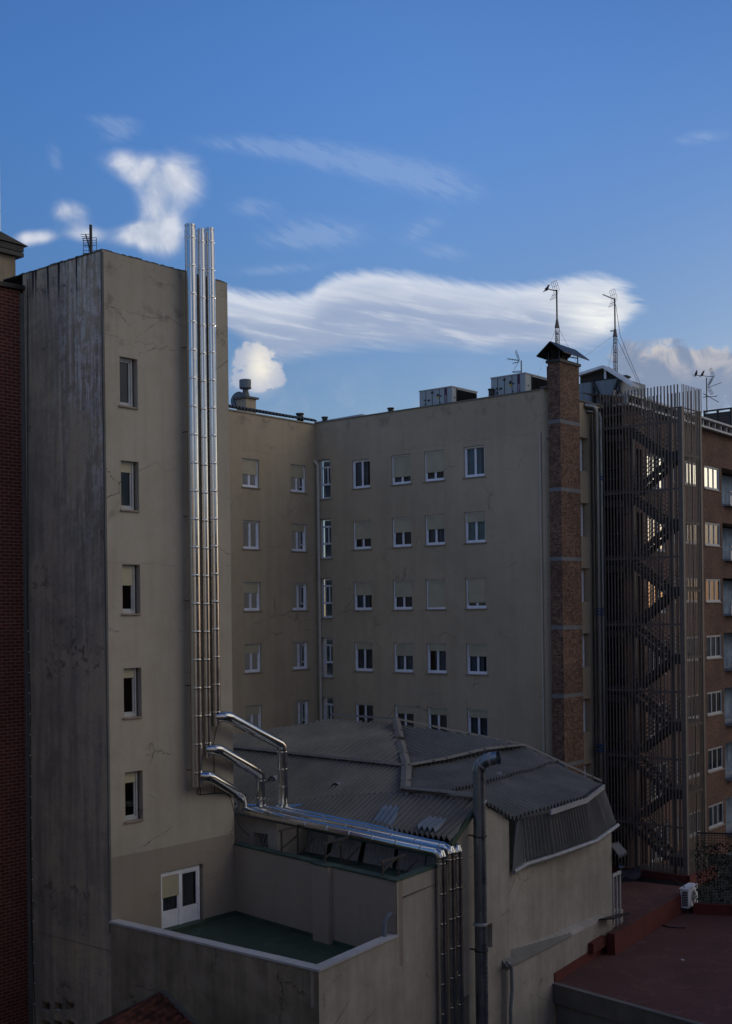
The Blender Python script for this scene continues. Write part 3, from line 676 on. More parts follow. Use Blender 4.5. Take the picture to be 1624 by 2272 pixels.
w = MB(); wall(w, plS, 0, uK2, STREET, zPar-.06); wall(w, plS, uK2, plS.u(992, 1922), STREET, zW); w.build('side_wall', MAT['plaster_side'], ter)
w = MB(); w.pbox(plB, -.0, LB-.03, zF-.1, zW, -.25, 0); 
pa, pb = plB.u(702, 1960), plB.u(738, 1960); w.pbox(plB, pa, pb, zF-.1, zW+.02, .001, .16); w.build('back_wall', MAT['plaster_terr'], ter)
w = MB(); w.pbox(plB, -.05, LB-.03, zW+.001, zW+.05, -.28, .03); w.pbox(plB, pa-.02, pb+.02, zW+.021, zW+.06, .031, .19)
w.pbox(plS, uK2-.02, plS.u(985, 1920), zW+.001, zW+.055, -.25, .02); w.build('wall_capping', MAT['green'], ter)
w = MB(); th = .26
# membrane turned up the walls
w.pbox(plB, .05, LB-.05, zF+.001, zF+.12, .004, .02); w.pbox(plA, .2, dA[0]-.05, zF+.001, zF+.12, .006, .025); w.pbox(plA, dA[1]+.02, uE, zF+.001, zF+.12, .006, .025)
w.build('membrane_upturn', MAT['green'], ter)
MAT['green_floor'] = membrane('green_floor_membrane', (.038, .066, .046))
w = MB(); w.face([Vector((K0.x, K0.y, zF)), Vector((K1.x, K1.y, zF)), Vector((K2.x, K2.y, zF)), Vector((Bc.x, Bc.y, zF))]); w.build('terrace_floor', MAT['green_floor'], ter)
w = MB(); w.pbox(plF, th, LF-th, zF-.2, zPar-.061, -th, -.01); w.pbox(plS, .02, uK2-.01, zF-.2, zPar-.061, -th, -.01); w.build('parapet', MAT['plaster_terr'], ter)
w = MB(); segs = 9
for k in range(segs):
    a, b = LF*k/segs, LF*(k+1)/segs-.012
    if k == segs-1: b = LF-.30
    w.pbox(plF, a, b, zPar-.06, zPar-random.uniform(0, .008), -th-.03, .045)
for k in range(4): w.pbox(plS, -.0+(uK2+.0)*k/4, uK2*(k+1)/4-.01, zPar-.059, zPar-random.uniform(0, .008), -th-.03, .045)
w.pbox(plF, LF-.30, LF+.03, zPar-.06, zPar-.002, .001, .045)
w.build('coping', MAT['coping'], ter)
# curved drain on the parapet
w = MB(); q = plS.hitP(853, 2040, -.2); q.z = zPar
w.tube(chamfer([q, q+Vector((0, 0, .42)), q+Vector((.20, .1, .60))], .1), .06, 12); w.build('vent_pipe', MAT['pvc_grey'], label='short grey bent pipe standing at the terrace parapet', cat='pipe')

# ---------------- corrugated roof hall
uG = plS.u(994, 1871); uGp = plS.u(1062, 1778); uGr = plS.u(1129, 1821); uHE = plS.u(1357, 1860); zG0, zGp, zGr = plS.z(994, 1871), plS.z(1062, 1778), plS.z(1129, 1821)
hall = thing('corrugated_roof_hall', plS.P(uG, STREET), 'low hall with a many-sided dark corrugated sheet roof', 'building')
w = MB(); wall(w, plS, plS.u(992, 1922), uGr, STREET, zG0, [(plS.u(1079, 2060), plS.u(1092, 2060), plS.z(1085, 2105), plS.z(1085, 2051), .25), (plS.u(1018, 2270), plS.u(1042, 2270), plS.z(1030, 2285), plS.z(1030, 2212), .25)])
w.face([plS.P(uG, zG0), plS.P(uGr, zG0), plS.P(uGr, zGr), plS.P(uGp, zGp)])
w.build('gable_wall', MAT['plaster_side'], hall)
# recessed long wall, slightly bowed away at the far end
zGut = -8.19
plD = Plane(tuple((plS.P(uGr-.10, 0, -.16)).xy), G3, (.844, -.537)); uDe = plD.u(1357, 1900)
w = MB(); wall(w, plD, 0, uDe, STREET, zGut+.1); 
w.pbox(plD, -.02, 0.0, STREET, zGut, -.2, .16); w.build('long_wall', MAT['plaster_side'], hall)
# lower leaf of the wall: sloping broken ledge
w = MB(); L0 = plD.hit(1123, 2150, .3); L1 = plD.hit(1346, 2036, .3)
zz0, zz1 = L0[1], L1[1]; u0_, u1_ = L0[0], L1[0]
w.hexa([plD.P(u0_, STREET, .002), plD.P(u1_, STREET, .002), plD.P(u1_, STREET, .3), plD.P(u0_, STREET, .3), plD.P(u0_, zz0+.35, .002), plD.P(u1_, zz1+.10, .002), plD.P(u1_, zz1, .3), plD.P(u0_, zz0, .3)])
w.build('lower_wall', MAT['plaster_side'], hall)
w = MB(); n = 14
for k in range(n):
    t = k/n; a = u0_+(plD.u(1250, 2090)-u0_)*t; b = a+(plD.u(1250, 2090)-u0_)/n; zz = zz0+(zz1-zz0)*(a-u0_)/(u1_-u0_); hh = random.uniform(.02, .09)*(1-t)
    wd = .3*(1-t*.9)
    w.hexa([plD.P(a, zz-.02, .302-wd), plD.P(b, zz-.02, .302-wd), plD.P(b, zz-.02, .33+hh*.3), plD.P(a, zz-.02, .33+hh*.3), plD.P(a, zz+.42*(1-t*.8), .303-wd), plD.P(b, zz+.40*(1-t*.8), .303-wd), plD.P(b, zz+hh, .33), plD.P(a, zz+hh, .33)])
w.build('broken_ledge', MAT['roof_sheet'], hall)
w = MB(); wall(w, Plane(tuple(plD.P(uDe, 0).xy), (-.844, .537), (.537, .844)), 0, 6, STREET, zGut); w.build('end_wall', MAT['plaster_side'], hall)
# ----- corrugated panels
def clip_s(P, sd, lim, keep_less):
    out = []
    for a, b in zip(P, P[1:]+P[:1]):
        fa, fb = a.dot(sd)-lim, b.dot(sd)-lim
        if not keep_less: fa, fb = -fa, -fb
        if fa <= 0: out.append(a)
        if (fa < 0 < fb) or (fb < 0 < fa): out.append(a+(b-a)*(fa/(fa-fb)))
    return out
def corr(mb, poly, w_dir, pitch=.21, amp=.07, sag=.05, lap=2.6, seed=0.0, rows=10):
    """poly : 3D outline; corrugated sheets laid in overlapping courses, ribs perpendicular to w_dir"""
    wd = Vector((w_dir[0], w_dir[1], 0)).normalized(); sd = Vector((-wd.y, wd.x, 0))
    P0 = [Vector(p) for p in poly]; s0 = min(p.dot(sd) for p in P0); s1 = max(p.dot(sd) for p in P0)
    up = sum((p.z*(p.dot(sd)-(s0+s1)/2) for p in P0)) > 0; nb = max(1, int(round((s1-s0)/lap)))
    for bd in range(nb):
        lo = s0+(s1-s0)*bd/nb-(.12 if up and bd else 0); hi = s0+(s1-s0)*(bd+1)/nb+(.12 if not up and bd < nb-1 else 0)
        P = clip_s(clip_s(P0, sd, lo, False), sd, hi, True)
        if len(P) < 3: continue
        ws = [p.dot(wd) for p in P]; w0, w1 = min(ws)+1e-4, max(ws)-1e-4
        n = max(2, int((w1-w0)/(pitch/8))); prev = None; rw = max(3, int(rows/nb)+2); jit = random.uniform(-.03, .03)
        for i in range(n+1):
            q = w0+(w1-w0)*i/n; X = []
            for a, b in zip(P, P[1:]+P[:1]):
                wa, wb = a.dot(wd), b.dot(wd)
                if (wa-q)*(wb-q) <= 0 and abs(wa-wb) > 1e-9: X.append(a+(b-a)*((q-wa)/(wb-wa)))
            if len(X) < 2: prev = None; continue
            X.sort(key=lambda p: p.dot(sd)); a, b = X[0], X[-1]; base = len(mb.v)
            for k in range(rw+1):
                t = k/rw; p = a+(b-a)*t; s_ = p.dot(sd)
                nz = mnoise.noise(Vector((p.x*.55+seed, p.y*.55, seed)))*sag + mnoise.noise(Vector((p.x*1.7, p.y*1.7, seed+5)))*sag*.22
                nz *= min(1, min(s_-s0, s1-s_)*1.5+.15)
                down = (hi-s_)/(hi-lo) if up else (s_-lo)/(hi-lo)          # 1 at the lower end of this sheet
                ph = q+mnoise.noise(Vector((s_*.5+seed, q*.3, 3.1)))*.05
                mb.v.append(p+Vector((0, 0, nz+amp*math.sin(2*math.pi*ph/pitch)+(.13+jit)*down)))
            if prev is not None:
                for k in range(rw): mb.f.append([prev+k, base+k, base+k+1, prev+k+1]); mb.mi.append(mb.cur)
            prev = base
def V_(x, y, d): return at_d(x, y, d)
J = V_(902, 1711, 40.8); H1 = on_z(900, 1762, zGp); Gp = plS.P(uGp-.15, zGp+.03, .12); Gr = plS.P(uGr+.02, zGr+.02, .14); Gl = plS.P(uG-.02, zG0+.02, .12)
R1 = V_(878, 1607, 46.0); R0 = V_(736, 1597, 48.3); TR = V_(1163, 1664, 46.4); TL = on_z(516, 1668, J.z); SL = V_(516, 1649, 50.0)
ER = on_z(1335, 1745, zGr); EM1 = on_z(1296, 1777, zGr); EM2 = on_z(1217, 1801, zGr)
LL = on_z(516, 1792, zG0); TL2 = TL+Vector((-1.2, 1.2, 0)); SL2 = SL+Vector((-1.0, .9, 0)); LL2 = LL+Vector((-.6, .6, 0))
w = MB()
d_up = Vector((R1-R0).xy); 
corr(w, [R0, R1, J, TL2, SL2], (J-TL).xy, seed=1.0, sag=.16, rows=26, pitch=.27, amp=.085)
corr(w, [R1, TR, J], (TR-J).xy, seed=2.0, sag=.14, rows=22, pitch=.27, amp=.085)
up = w.build('roof_slope', [MAT['roof_sheet']], hall, True)
w = MB()
corr(w, [TL2, J, H1, LL2+Vector((0, 0, 0))], (J-TL).xy, seed=3.0, sag=.05, rows=18)
corr(w, [H1, Gp, Gl, LL2], (J-TL).xy, seed=3.4, sag=.05, rows=18)
w.build('roof_slope', [MAT['roof_sheet']], hall, True)
w = MB(); rp = V_(1045, 1688, 43.8)
corr(w, [J, TR, ER, EM1, EM2, Gr, Gp, H1], (Gr-ER).xy, seed=5.0, sag=.10, rows=24, pitch=.24, amp=.08)
w.build('roof_slope', [MAT['roof_sheet']], hall, True)
# back slopes out of view
w = MB(); bk_ = [R0+Vector((3, 6, -2.6)), TR+Vector((2.5, 4, -1.4)), ER+Vector((0, .01, 0))]
w.face([R1, R0, bk_[0], bk_[1], TR]); w.face([TR, bk_[1], ER]); w.face([R0, SL2, SL2+Vector((4, 5, -2.5)), bk_[0]]); w.build('rear_slope', MAT['roof_sheet'], hall)
# mansard skirt
g0 = plS.P(uGr+.03, zGut, .10); G_ = [g0]+[on_z(x, y-4, zGut) for x, y in ((1161, 1917), (1227, 1897), (1272, 1881), (1315, 1866), (1345, 1845), (1364, 1831))]
T_ = [Gr+Vector((.1, .12, -.10))]+[on_z(x, y, zGr-.08) for x, y in ((1150, 1817), (1217, 1804), (1258, 1791), (1296, 1779), (1318, 1764), (1336, 1748))]
w = MB(); n = 0
for i in range(len(G_)-1):
    L = (G_[i+1]-G_[i]).length; k = max(8, int(L/.22*10)); out = Vector((G_[i+1]-G_[i]).xy).normalized(); nn = Vector((out.y, -out.x, .15)).normalized()
    base = len(w.v)
    for j in range(k+1):
        t = j/k; a = G_[i]+(G_[i+1]-G_[i])*t; b = T_[i]+(T_[i+1]-T_[i])*t; o = nn*(.06*math.sin(2*math.pi*L*t/.22))
        for r_ in range(5):
            p = a+(b-a)*(r_/4); w.v.append(p+o+nn*(.05*mnoise.noise(p*.7)+.02*(r_/4)))
    for j in range(k):
        for r_ in range(4): w.f.append([base+j*5+r_, base+(j+1)*5+r_, base+(j+1)*5+r_+1, base+j*5+r_+1]); w.mi.append(0)
w.build('mansard_skirt', MAT['roof_sheet_b'], hall, True)
# ridge flashings
def flash(mb, pts, wdt=.34, th=.05):
    for a, b in zip(pts, pts[1:]):
        d = (b-a).normalized(); s_ = d.cross(Vector((0, 0, 1))).normalized()*wdt/2; u_ = Vector((0, 0, th))
        for sg in (-1, 1): mb.face([a+u_*1.6, b+u_*1.6, b+s_*sg+u_*.2, a+s_*sg+u_*.2], sg < 0)
        mb.face([a+s_+u_*.2, a-s_+u_*.2, a+u_*1.6]); mb.face([b+s_+u_*.2, b+u_*1.6, b-s_+u_*.2])
        L = (b-a).length; q = 0.0
        while q < L:
            c = a+d*q; mb.bar(c+s_*1.02+u_*.9, c-s_*1.02+u_*.9, .03, .05); q += 1.4
fl = lambda *p: [q+Vector((0, 0, .17)) for q in p]
w = MB(); flash(w, fl(R1+Vector((0, -.1, .03)), R1+(J-R1)*.42), .30); flash(w, fl(R1+(J-R1)*.50, J), .30); flash(w, fl(J, H1), .34)
flash(w, fl(J, TL2), .24); flash(w, fl(J, J+(TR-J)*.3, J+(TR-J)*.62+Vector((0, 0, .1)), TR), .24); flash(w, fl(H1, Gp), .26); flash(w, fl(TR, ER), .14); flash(w, fl(R1, TR), .12); flash(w, fl(R0, R1), .12)
w.build('ridge_flashing', MAT['ridge'], hall)
w = MB(); pts = [on_z(x, y, zGr-.02) for x, y in ((1217, 1803), (1277, 1783), (1297, 1776.5), (1336, 1746))]
for a, b in zip(pts, pts[1:]): w.bar(a+Vector((.05, -.08, .02)), b+Vector((.05, -.08, .02)), .06, .17)
w.build('eaves_flashing', MAT['gutter'], hall)
w = MB(); gp = [p+Vector((.10, -.08, -.05)) for p in G_]; gp[0] = plS.P(uGr+.1, zGut-.06, .1)
w.tube(gp, .075, 10)
for a, b in zip(gp, gp[1:]): w.collars(a, b, .078, .62, .2, .018, 10)
w.build('gutter', MAT['gutter'], hall, True)
# verge boards on the gable
w = MB(); w.bar(Gl+Vector((.0, -.03, -.06)), Gp+Vector((.0, -.03, -.06)), .05, .16); w.build('verge_board', MAT['green'], hall)
# roof lights and cowls
def on_poly(x, y, a, b, c):
    n = (b-a).cross(c-a); r = ray(x, y); return r*(a.dot(n)/r.dot(n))
def patch(pts, tri, lift, mat):
    q = [on_poly(x, y, *tri) for x, y in pts]; w = MB(); corr(w, [p+Vector((0, 0, lift)) for p in q], (J-TL).xy, rows=4, sag=.0, seed=9); w.build('roof_light', mat, hall, True)
tri = (TL, J, LL)
tri = (H1, Gl, LL)
patch([(848, 1803), (889, 1807), (862, 1851), (822, 1838)], tri, .07, MAT['roof_sheet_new'])
patch([(948, 1817), (992, 1824), (967, 1858), (926, 1853)], tri, .07, MAT['roof_sheet_new'])
def cowl(x, y, tri, s=.32, face=Vector((-.5, -.86, 0)), back=1.0):
    p = on_poly(x, y, *tri); w = MB(); f_ = face.normalized(); sd = Vector((f_.y, -f_.x, 0)); n = 10; L = .55*back
    arc = [(math.cos(math.pi*k/n)*s/2, .12+math.sin(math.pi*k/n)*s/2) for k in range(n+1)]; arc = [(s/2, -.1)]+arc+[(-s/2, -.1)]
    fr = [p+sd*a+Vector((0, 0, b)) for a, b in arc]; bk2 = [q-f_*L+Vector((0, 0, .0)) for q in fr]
    for i in range(len(fr)-1): w.face([fr[i], fr[i+1], bk2[i+1], bk2[i]])
    w.face(bk2); w.build('roof_cowl', MAT['roof_sheet_b'], hall)
    w = MB(); w.face([q+f_*(-.02) for q in fr]); w.build('cowl_opening', MAT['dark'], hall)
    w = MB()
    for k in range(5):
        zz = -.02+k*.055; hw = s/2*.85 if zz < .12 else s/2*.6; w.bar(p+sd*hw+Vector((0, 0, zz)), p-sd*hw+Vector((0, 0, zz)), .012, .03)
    w.build('louvre', MAT['gutter'], hall)
cowl(603, 1740, (TL, J, LL)); cowl(744, 1757, (TL, J, LL), .36); cowl(1117, 1731, (TR, Gr, ER), .3, Vector((.8, -.55, 0)))
# hanging sheets of the torn lower skirt and the dark trough beneath
w = MB()
Ls = [Gl.lerp(LL, t) for t in (.12, .30, .44, .60, .72)]
for i, (t0, t1, tilt, drop) in enumerate(((.02, .10, .1, 1.0), (.11, .22, -.1, 1.15), (.235, .36, .05, 1.2), (.375, .50, .35, 1.15), (.53, .66, -.15, 1.15), (.67, .80, .3, 1.05), (.80, .90, .2, .9))):
    a, b = Gl.lerp(LL, t0), Gl.lerp(LL, t1); dv = (b-a).normalized(); inw = Vector((.5, .8, 0))
    a = a+inw*.25+Vector((0, 0, -.22)); b = b+inw*.25+Vector((0, 0, -.22)); dn = Vector((0, 0, -drop))-inw*.42+dv*tilt*.4; k = int((b-a).length/.178*8); base = len(w.v)
    nn = Vector((-.55, -.8, .3)).normalized()
    for j in range(k+1):
        o = nn*.024*math.sin(2*math.pi*j/8)
        for r_ in range(3): w.v.append(a+(b-a)*(j/k)+dn*(r_/2)+o)
    for j in range(k):
        for r_ in range(2): w.f.append([base+j*3+r_, base+j*3+3+r_, base+j*3+4+r_, base+j*3+1+r_]); w.mi.append(0)
w.build('hanging_sheet', MAT['roof_sheet_b'], hall, True)
w = MB(); zt_ = zW-.45
f0, f1 = plB.P(0, zt_, -.25), plB.P(LB, zt_, -.25); f2, f3 = plS.P(uG+2.0, zt_, -.05), plB.P(0, zt_, -4.4)
w.face([f0, f1, f2, f3]); w.build('trough_floor', MAT['green'], hall)
w = MB(); w.face([plS.P(uG+1.2, zt_-.1, -.3), plB.P(0, zt_-.1, -4.2), plB.P(0, zG0-.1, -4.2), plS.P(uG+1.2, zG0-.15, -.3)]); w.build('inner_wall', MAT['dark_room'], hall)
# stub block beside the tower with an opening
plQ = Plane(tuple(at_d(541, 1850, 39.6).xy), Vector((.80, -.6)), (-.6, -.8)); q0, q1 = plQ.u(516, 1850), plQ.u(614, 1850); 
w = MB(); wall(w, plQ, q0, q1, zW-.6, plQ.z(560, 1811), [(plQ.u(562, 1860), plQ.u(594, 1860), plQ.z(580, 1884), plQ.z(580, 1849), .35)])
zq = plQ.z(560, 1811); w.face([plQ.P(q0, zq), plQ.P(q1, zq), plQ.P(q1, zq, -1.5), plQ.P(q0, zq, -1.5)])
w.face([plQ.P(q1, zW-.6), plQ.P(q1, zW-.6, -1.5), plQ.P(q1, zq, -1.5), plQ.P(q1, zq)]); w.build('stub_block', MAT['plaster_side'], hall)
# pipe support trestles standing on the capping
def trestle(x, label):
    ys = 1885+(x-614)*.195
    u = plB.u(x, ys); r = thing('pipe_trestle', plB.P(u, zW+.06, -.1), label, 'pipe support', 'steel trestles under the flues')
    w = MB(); hgt = 1.0
    pt = plB.P(u, zW+.06, -.15); t = (runs[0][0]+(runs[0][1]-runs[0][0])*max(0, min(1, (x-540)/435))); top = t.z-.17
    a = Vector((pt.x, pt.y, zW+.05)); w.bar(a, Vector((a.x, a.y, top)), .045); w.build('post', MAT['steel_dark'], r); w = MB(); b = a+Vector((.45, .62, -.35)); w.bar(b, Vector((b.x, b.y, top)), .045)
    w.build('post', MAT['steel_dark'], r)
    w = MB(); w.bar(Vector((a.x, a.y, top-.01))-Vector((.06, .1, 0)), Vector((b.x, b.y, top-.01))+Vector((.2, .3, 0)), .05, .06); w.build('crossbar', MAT['steel_dark'], r)
    w = MB(); w.bar(a+Vector((0, 0, .12)), b+Vector((0, 0, .75)), .03, .05); w.bar(b+Vector((0, 0, .1)), b+Vector((.55, -.4, .75)), .025, .04); w.build('brace', MAT['steel_dark'], r)
trestle(616, 'pipe trestle nearest the tower, beside the pale stub block'); trestle(712, 'second pipe trestle from the tower'); trestle(840, 'pipe trestle nearest the bend where the flues drop')

# spiral ventilation duct
u = plS.u(1065.5, 1950, .36); rd_ = .186; pb_ = plS.P(u, STREET+1, .36); ztp = plS.z(1063, 1712, .36); pt_ = plS.P(u, ztp, .36)
vd = thing('ventilation_duct', pb_, 'fat dull grey spiral duct with an angled open mouth in front of the gable', 'duct')
w = MB(); w.tube([pb_, pt_], rd_, 30); w.collars(pb_, pt_, rd_-.002, .139, .0, .005, 30); w.build('duct_pipe', MAT['galv'], vd, True)
e1 = at_d(1064, 1699, pt_.y); e2 = at_d(1080, 1686, pt_.y-.1); e3 = at_d(1106, 1681, pt_.y-.25)
w = MB(); w.tube([pt_, e1, e2, e3], rd_+.006, 30, False); w.tube([e3, e2, e1], rd_-.008, 30, False); w.build('elbow', MAT['galv'], vd, True)
w = MB()
for y in (1778, 2050, 2283): w.tube([plS.P(plS.u(1065, y, .36), plS.z(1065, y, .36)+k, .36) for k in (-.04, -.03, .03, .04)], [rd_+.01, rd_+.02, rd_+.02, rd_+.01], 30); w.build('clamp_band', MAT['gutter'], vd, True); w = MB()
for a, b, t in ((e1, e2, .35), (e2, e3, .35)):
    c = a.lerp(b, t); d = (b-a).normalized(); w.tube([c-d*.035, c+d*.035], rd_+.016, 30); w.build('clamp_band', MAT['gutter'], vd, True); w = MB()
w = MB()
for y in (1855, 2110): q = plS.P(u, plS.z(1065, y, .36), .36); w.tube([q-Vector((0, 0, .02)), q+Vector((0, 0, .02))], rd_+.02, 24); w.bar(q, plS.P(u, q.z, 0), .04); w.build('wall_bracket', MAT['dark'], vd); w = MB()
# small downpipe below the ledge
w = MB(); P = [plD.hitP(x, y, .42) for x, y in ((1124, 2137), (1131, 2140), (1135, 2150), (1136, 2200), (1133, 2240), (1134, 2300))]; w.tube(P, .055, 12); w.collars(P[3], P[4], .055, .5, .1, .03, 12)
w.build('downpipe', MAT['pvc_grey'], label='crooked grey downpipe below the broken ledge on the hall wall', cat='pipe')

# ---------------- main courtyard block (left wing C, long facade B, end wall E)
dI = 64.0; I0 = at_d(699, 940, dI); zR = I0.z
Bc0 = on_z(1222, 862, zR); plBB = Plane((I0.x, I0.y), Vector((Bc0.x-I0.x, Bc0.y-I0.y)), (-.64, -.768)); LBB = math.hypot(Bc0.x-I0.x, Bc0.y-I0.y)
Cl = on_z(505, 907, zR); plCC = Plane((I0.x, I0.y), Vector((Cl.x-I0.x, Cl.y-I0.y)), (.768, -.64)); LCC = math.hypot(Cl.x-I0.x, Cl.y-I0.y)
blk = thing('courtyard_block', Vector((I0.x, I0.y, STREET)), 'long beige rendered block with rows of shuttered windows closing the courtyard', 'building')
cols = [(uA, uB) for uA, uB in ((plBB.u(784, 1289), plBB.u(824, 1289)), (plBB.u(871, 1286), plBB.u(914, 1286)), (plBB.u(944, 1283), plBB.u(988, 1283)), (plBB.u(1032, 1281), plBB.u(1078, 1281)))]
un = (plBB.u(709, 1289), plBB.u(736, 1289)); 
z1B = (plBB.z(784, 1022)+plBB.z(1031, 991))/2; z0B = (plBB.z(784, 1085)+plBB.z(1031, 1060))/2; st = (z1B-(plBB.z(1036, 1573)+plBB.z(791, 1559))/2)/4
nz1, nz0 = plBB.z(711, 1020), plBB.z(711, 1108)
shB = [[0, .72, .68, .05], [.62, .48, .45, .30], [.46, .55, .995, .78], [.22, .42, .24, .40], [.04, .26, .24, .26], [.3, .5, .4, .2]]
hB = []
for k in range(6):
    for a, b in cols: hB.append((a, b, z0B-st*k, z1B-st*k, .20))
    hB.append((un[0], un[1], nz0-st*k, nz1-st*k, .34))
w = MB(); wall(w, plBB, 0, LBB-.55, STREET, zR, hB)
# rounded pilaster at the outer corner
plEE = Plane(tuple(plBB.P(LBB, 0).xy), G2, (.768, -.64))
cyl = [plBB.P(LBB-.55+.30*math.sin(t)+.25*(1-math.cos(t))*0, 0, .10*math.sin(t*1.0)) for t in [0]]
pts = [plBB.P(LBB-.55, 0)]+[plBB.P(LBB-.42+.42*math.sin(t), 0, -.42+.52*math.cos(t)) for t in [0.02+1.53*k/8 for k in range(9)]]
for a, b in zip(pts, pts[1:]): w.face([Vector((a.x, a.y, STREET)), Vector((b.x, b.y, STREET)), Vector((b.x, b.y, zR)), Vector((a.x, a.y, zR))])
w.build('long_wall', MAT['plaster_b'], blk)
for k in range(6):
    for i, (a, b) in enumerate(cols):
        window(blk, plBB, a, b, z0B-st*k, z1B-st*k, rec=.13, shut=shB[k][i], cm='curtain_b' if random.random() < .5 else 'curtain', cur=random.choice([(0, 1), (0, 1), (0, .72), (.25, 1)]))
    window(blk, plBB, un[0], un[1], nz0-st*k, nz1-st*k, rec=.22, style='narrow', cm='curtain_b')
cc = [(plCC.u(578, 1289), plCC.u(541, 1289)), (plCC.u(682, 1289), plCC.u(648, 1289))]
z1C = plCC.z(541, 1016); z0C = plCC.z(541, 1080); shC = [[.52, .44], [.04, .26], [.36, .05], [.30, .04], [.30, .04], [.4, .2]]
hC = [(a, b, z0C-3.0*k, z1C-3.0*k, .20) for k in range(6) for a, b in cc]
w = MB(); wall(w, plCC, 0, LCC+6, STREET, zR, hC); w.build('wing_wall', MAT['plaster_b'], blk)
for k in range(6):
    for i, (a, b) in enumerate(cc): window(blk, plCC, a, b, z0C-3.0*k, z1C-3.0*k, rec=.13, shut=shC[k][i], cm='curtain_b' if (k+i) % 2 else 'curtain')
backing(blk, plBB, .9, LBB-1.2, -14, zR-.6, -1.3); backing(blk, plCC, .9, LCC, -14, zR-.6, -1.3)
# end wall with tall side windows, running behind the escape stair
zE = plEE.z(1310, 896); uE0 = plEE.u(1262, 1300); uE1 = plEE.u(1337, 900)
uw = (plEE.u(1284, 1300), plEE.u(1309, 1300)); hE = [(uw[0], uw[1], plEE.z(1304, 1047)-3.0*k, plEE.z(1304, 973)-3.0*k, .4) for k in range(6)]
w = MB(); wall(w, plEE, 0, uE1, STREET, zE, hE); w.pbox(plEE, 0, 1.45, zE, zR-.01, -.3, -.002); w.build('end_wall', MAT['plaster_b'], blk)
for h in hE: window(blk, plEE, h[0], h[1]-.12, h[2], h[3], rec=.30, style='single', sill=False)
w = MB()
for k in range(6):
    q = plEE.hit(1334*0+1332, 985); uu = plEE.u(1330, 985+147*k); z = plEE.z(1330, 985)-3.0*k; w.pbox(plEE, uu, uu+.14, z, z+.25, .001, .05)
w.build('junction_box', MAT['dark'], blk)
backing(blk, plEE, 1.0, uE1-.3, -14, zE-.6, -1.0)
# lower recessed part with doors on to the landings
uE2 = plEE.u(1392, 1300)
plE2 = Plane(tuple(plEE.P(uE1, 0, -.45).xy), G2, (.768, -.64)); LE2 = plE2.u(1410, 1300)
LZ = [5.44+3*k for k in range(1, -7, -1)]            # landing levels by the wall
hD = []
du0, du1 = plE2.u(1372, 1300), plE2.u(1390, 1300)
for z in LZ: hD.append((du0, du1, z+.02, z+2.2, .15))
w = MB(); wall(w, plE2, 0, LE2, STREET, 8.4, hD); w.build('rear_wall', MAT['plaster_b'], blk)
for z in LZ:
    w = MB(); w.pbox(plE2, du0+.03, du1-.03, z+.03, z+2.17, -.14, -.10); dd = w.build('landing_door', MAT['door_brown'], blk)
    w = MB(); w.pbox(plE2, du0+.12, du0+.18, z+1.0, z+1.12, -.099, -.05); w.build('handle', MAT['steel_dark'], dd)
# roofs and copings
w = MB(); inn = Vector((.64, .768, 0))*7; in2 = Vector((-.768, .64, 0))*7
w.face([plBB.P(0, zR-.03), plBB.P(LBB-.5, zR-.03), plBB.P(LBB-.5, zR-.03)+inn*.2, plBB.P(0, zR-.03)+inn]); w.face([plBB.P(LBB-.6, zR-.03)+inn*.19, plBB.P(LBB-.6, zE-.3)+inn*.19, plBB.P(.1, zE-.3)+inn, plBB.P(.1, zR-.03)+inn]); a = plCC.P(0, zR-.031); b = plCC.P(LCC+6, zR-.031); w.face([a, b, b+in2, a+in2])
w.face([plEE.P(2, zE-.03), plEE.P(uE1, zE-.03), plEE.P(uE1, zE-.03, -8), plEE.P(2, zE-.03, -8)])
w.build('roof', MAT['conc_plain'], blk)
w = MB(); w.pbox(plBB, .0, LBB-.3, zR, zR+.05, -.3, .05); w.pbox(plEE, -.4, 1.45, zR+.001, zR+.055, -.3, .08); w.pbox(plEE, 1.46, uE1, zE, zE+.06, -.3, .06); w.build('coping', MAT['ridge'], blk)
w = MB(); corr(w, [plCC.P(-.05, zR+.03, .10), plCC.P(LCC+1, zR+.03, .10), plCC.P(LCC+1, zR+.95, -3.5), plCC.P(-.05, zR+.95, -3.5)], plCC.d, sag=.01, rows=3, pitch=.24); w.build('sheet_eaves', MAT['roof_sheet'], blk)
w = MB(); w.pbox(plCC, .0, LCC+1, zR-.06, zR, .001, .06); w.build('eaves_board', MAT['plaster'], blk)
# facade pipes
w = MB(); P = [plBB.hitP(x, y, .07) for x, y in ((1197, 958), (1198, 975), (1199.5, 1200), (1203.5, 1700))]; P[1:] = [Vector((P[1].x, P[1].y, p.z)) for p in P[1:]]; P[0] = Vector((P[1].x, P[1].y, P[0].z))
w.tube(P, .055, 12); w.collars(P[1], P[3], .055, 2.75, 0, .05, 12); w.build('drainpipe', MAT['pvc'], blk, True)
w = MB(); P = [plBB.hitP(x, y, .09) for x, y in ((702, 1023), (705, 1032), (705, 1100))]; P[2] = Vector((P[1].x, P[1].y, -8)); w.tube([P[0]+Vector((-.12, 0, .0)), P[1], P[2]], .075, 12); w.collars(P[1], P[2], .075, 2.9, .3, .06, 12); w.build('drainpipe', MAT['pvc'], blk, True)
w = MB()
for y in (1146, 1331, 1381, 1568, 1767-180): 
    a = plBB.hitP(1209, y, .02); b = plBB.hitP(1217, y-1, .06); w.bar(a, b, .03)
for y in (1352, 1563): a = plBB.hitP(1207, y, .02); b = plBB.hitP(1216, y-12, .06); w.bar(a, b, .03)
a = plBB.hitP(1207, 974, .02); w.bar(a, plBB.hitP(1220, 972, .05), .05); w.bar(plBB.hitP(1209, 898, .02), plBB.hitP(1209, 968, .02), .03)
w.build('old_bracket', MAT['conc_plain'], blk)

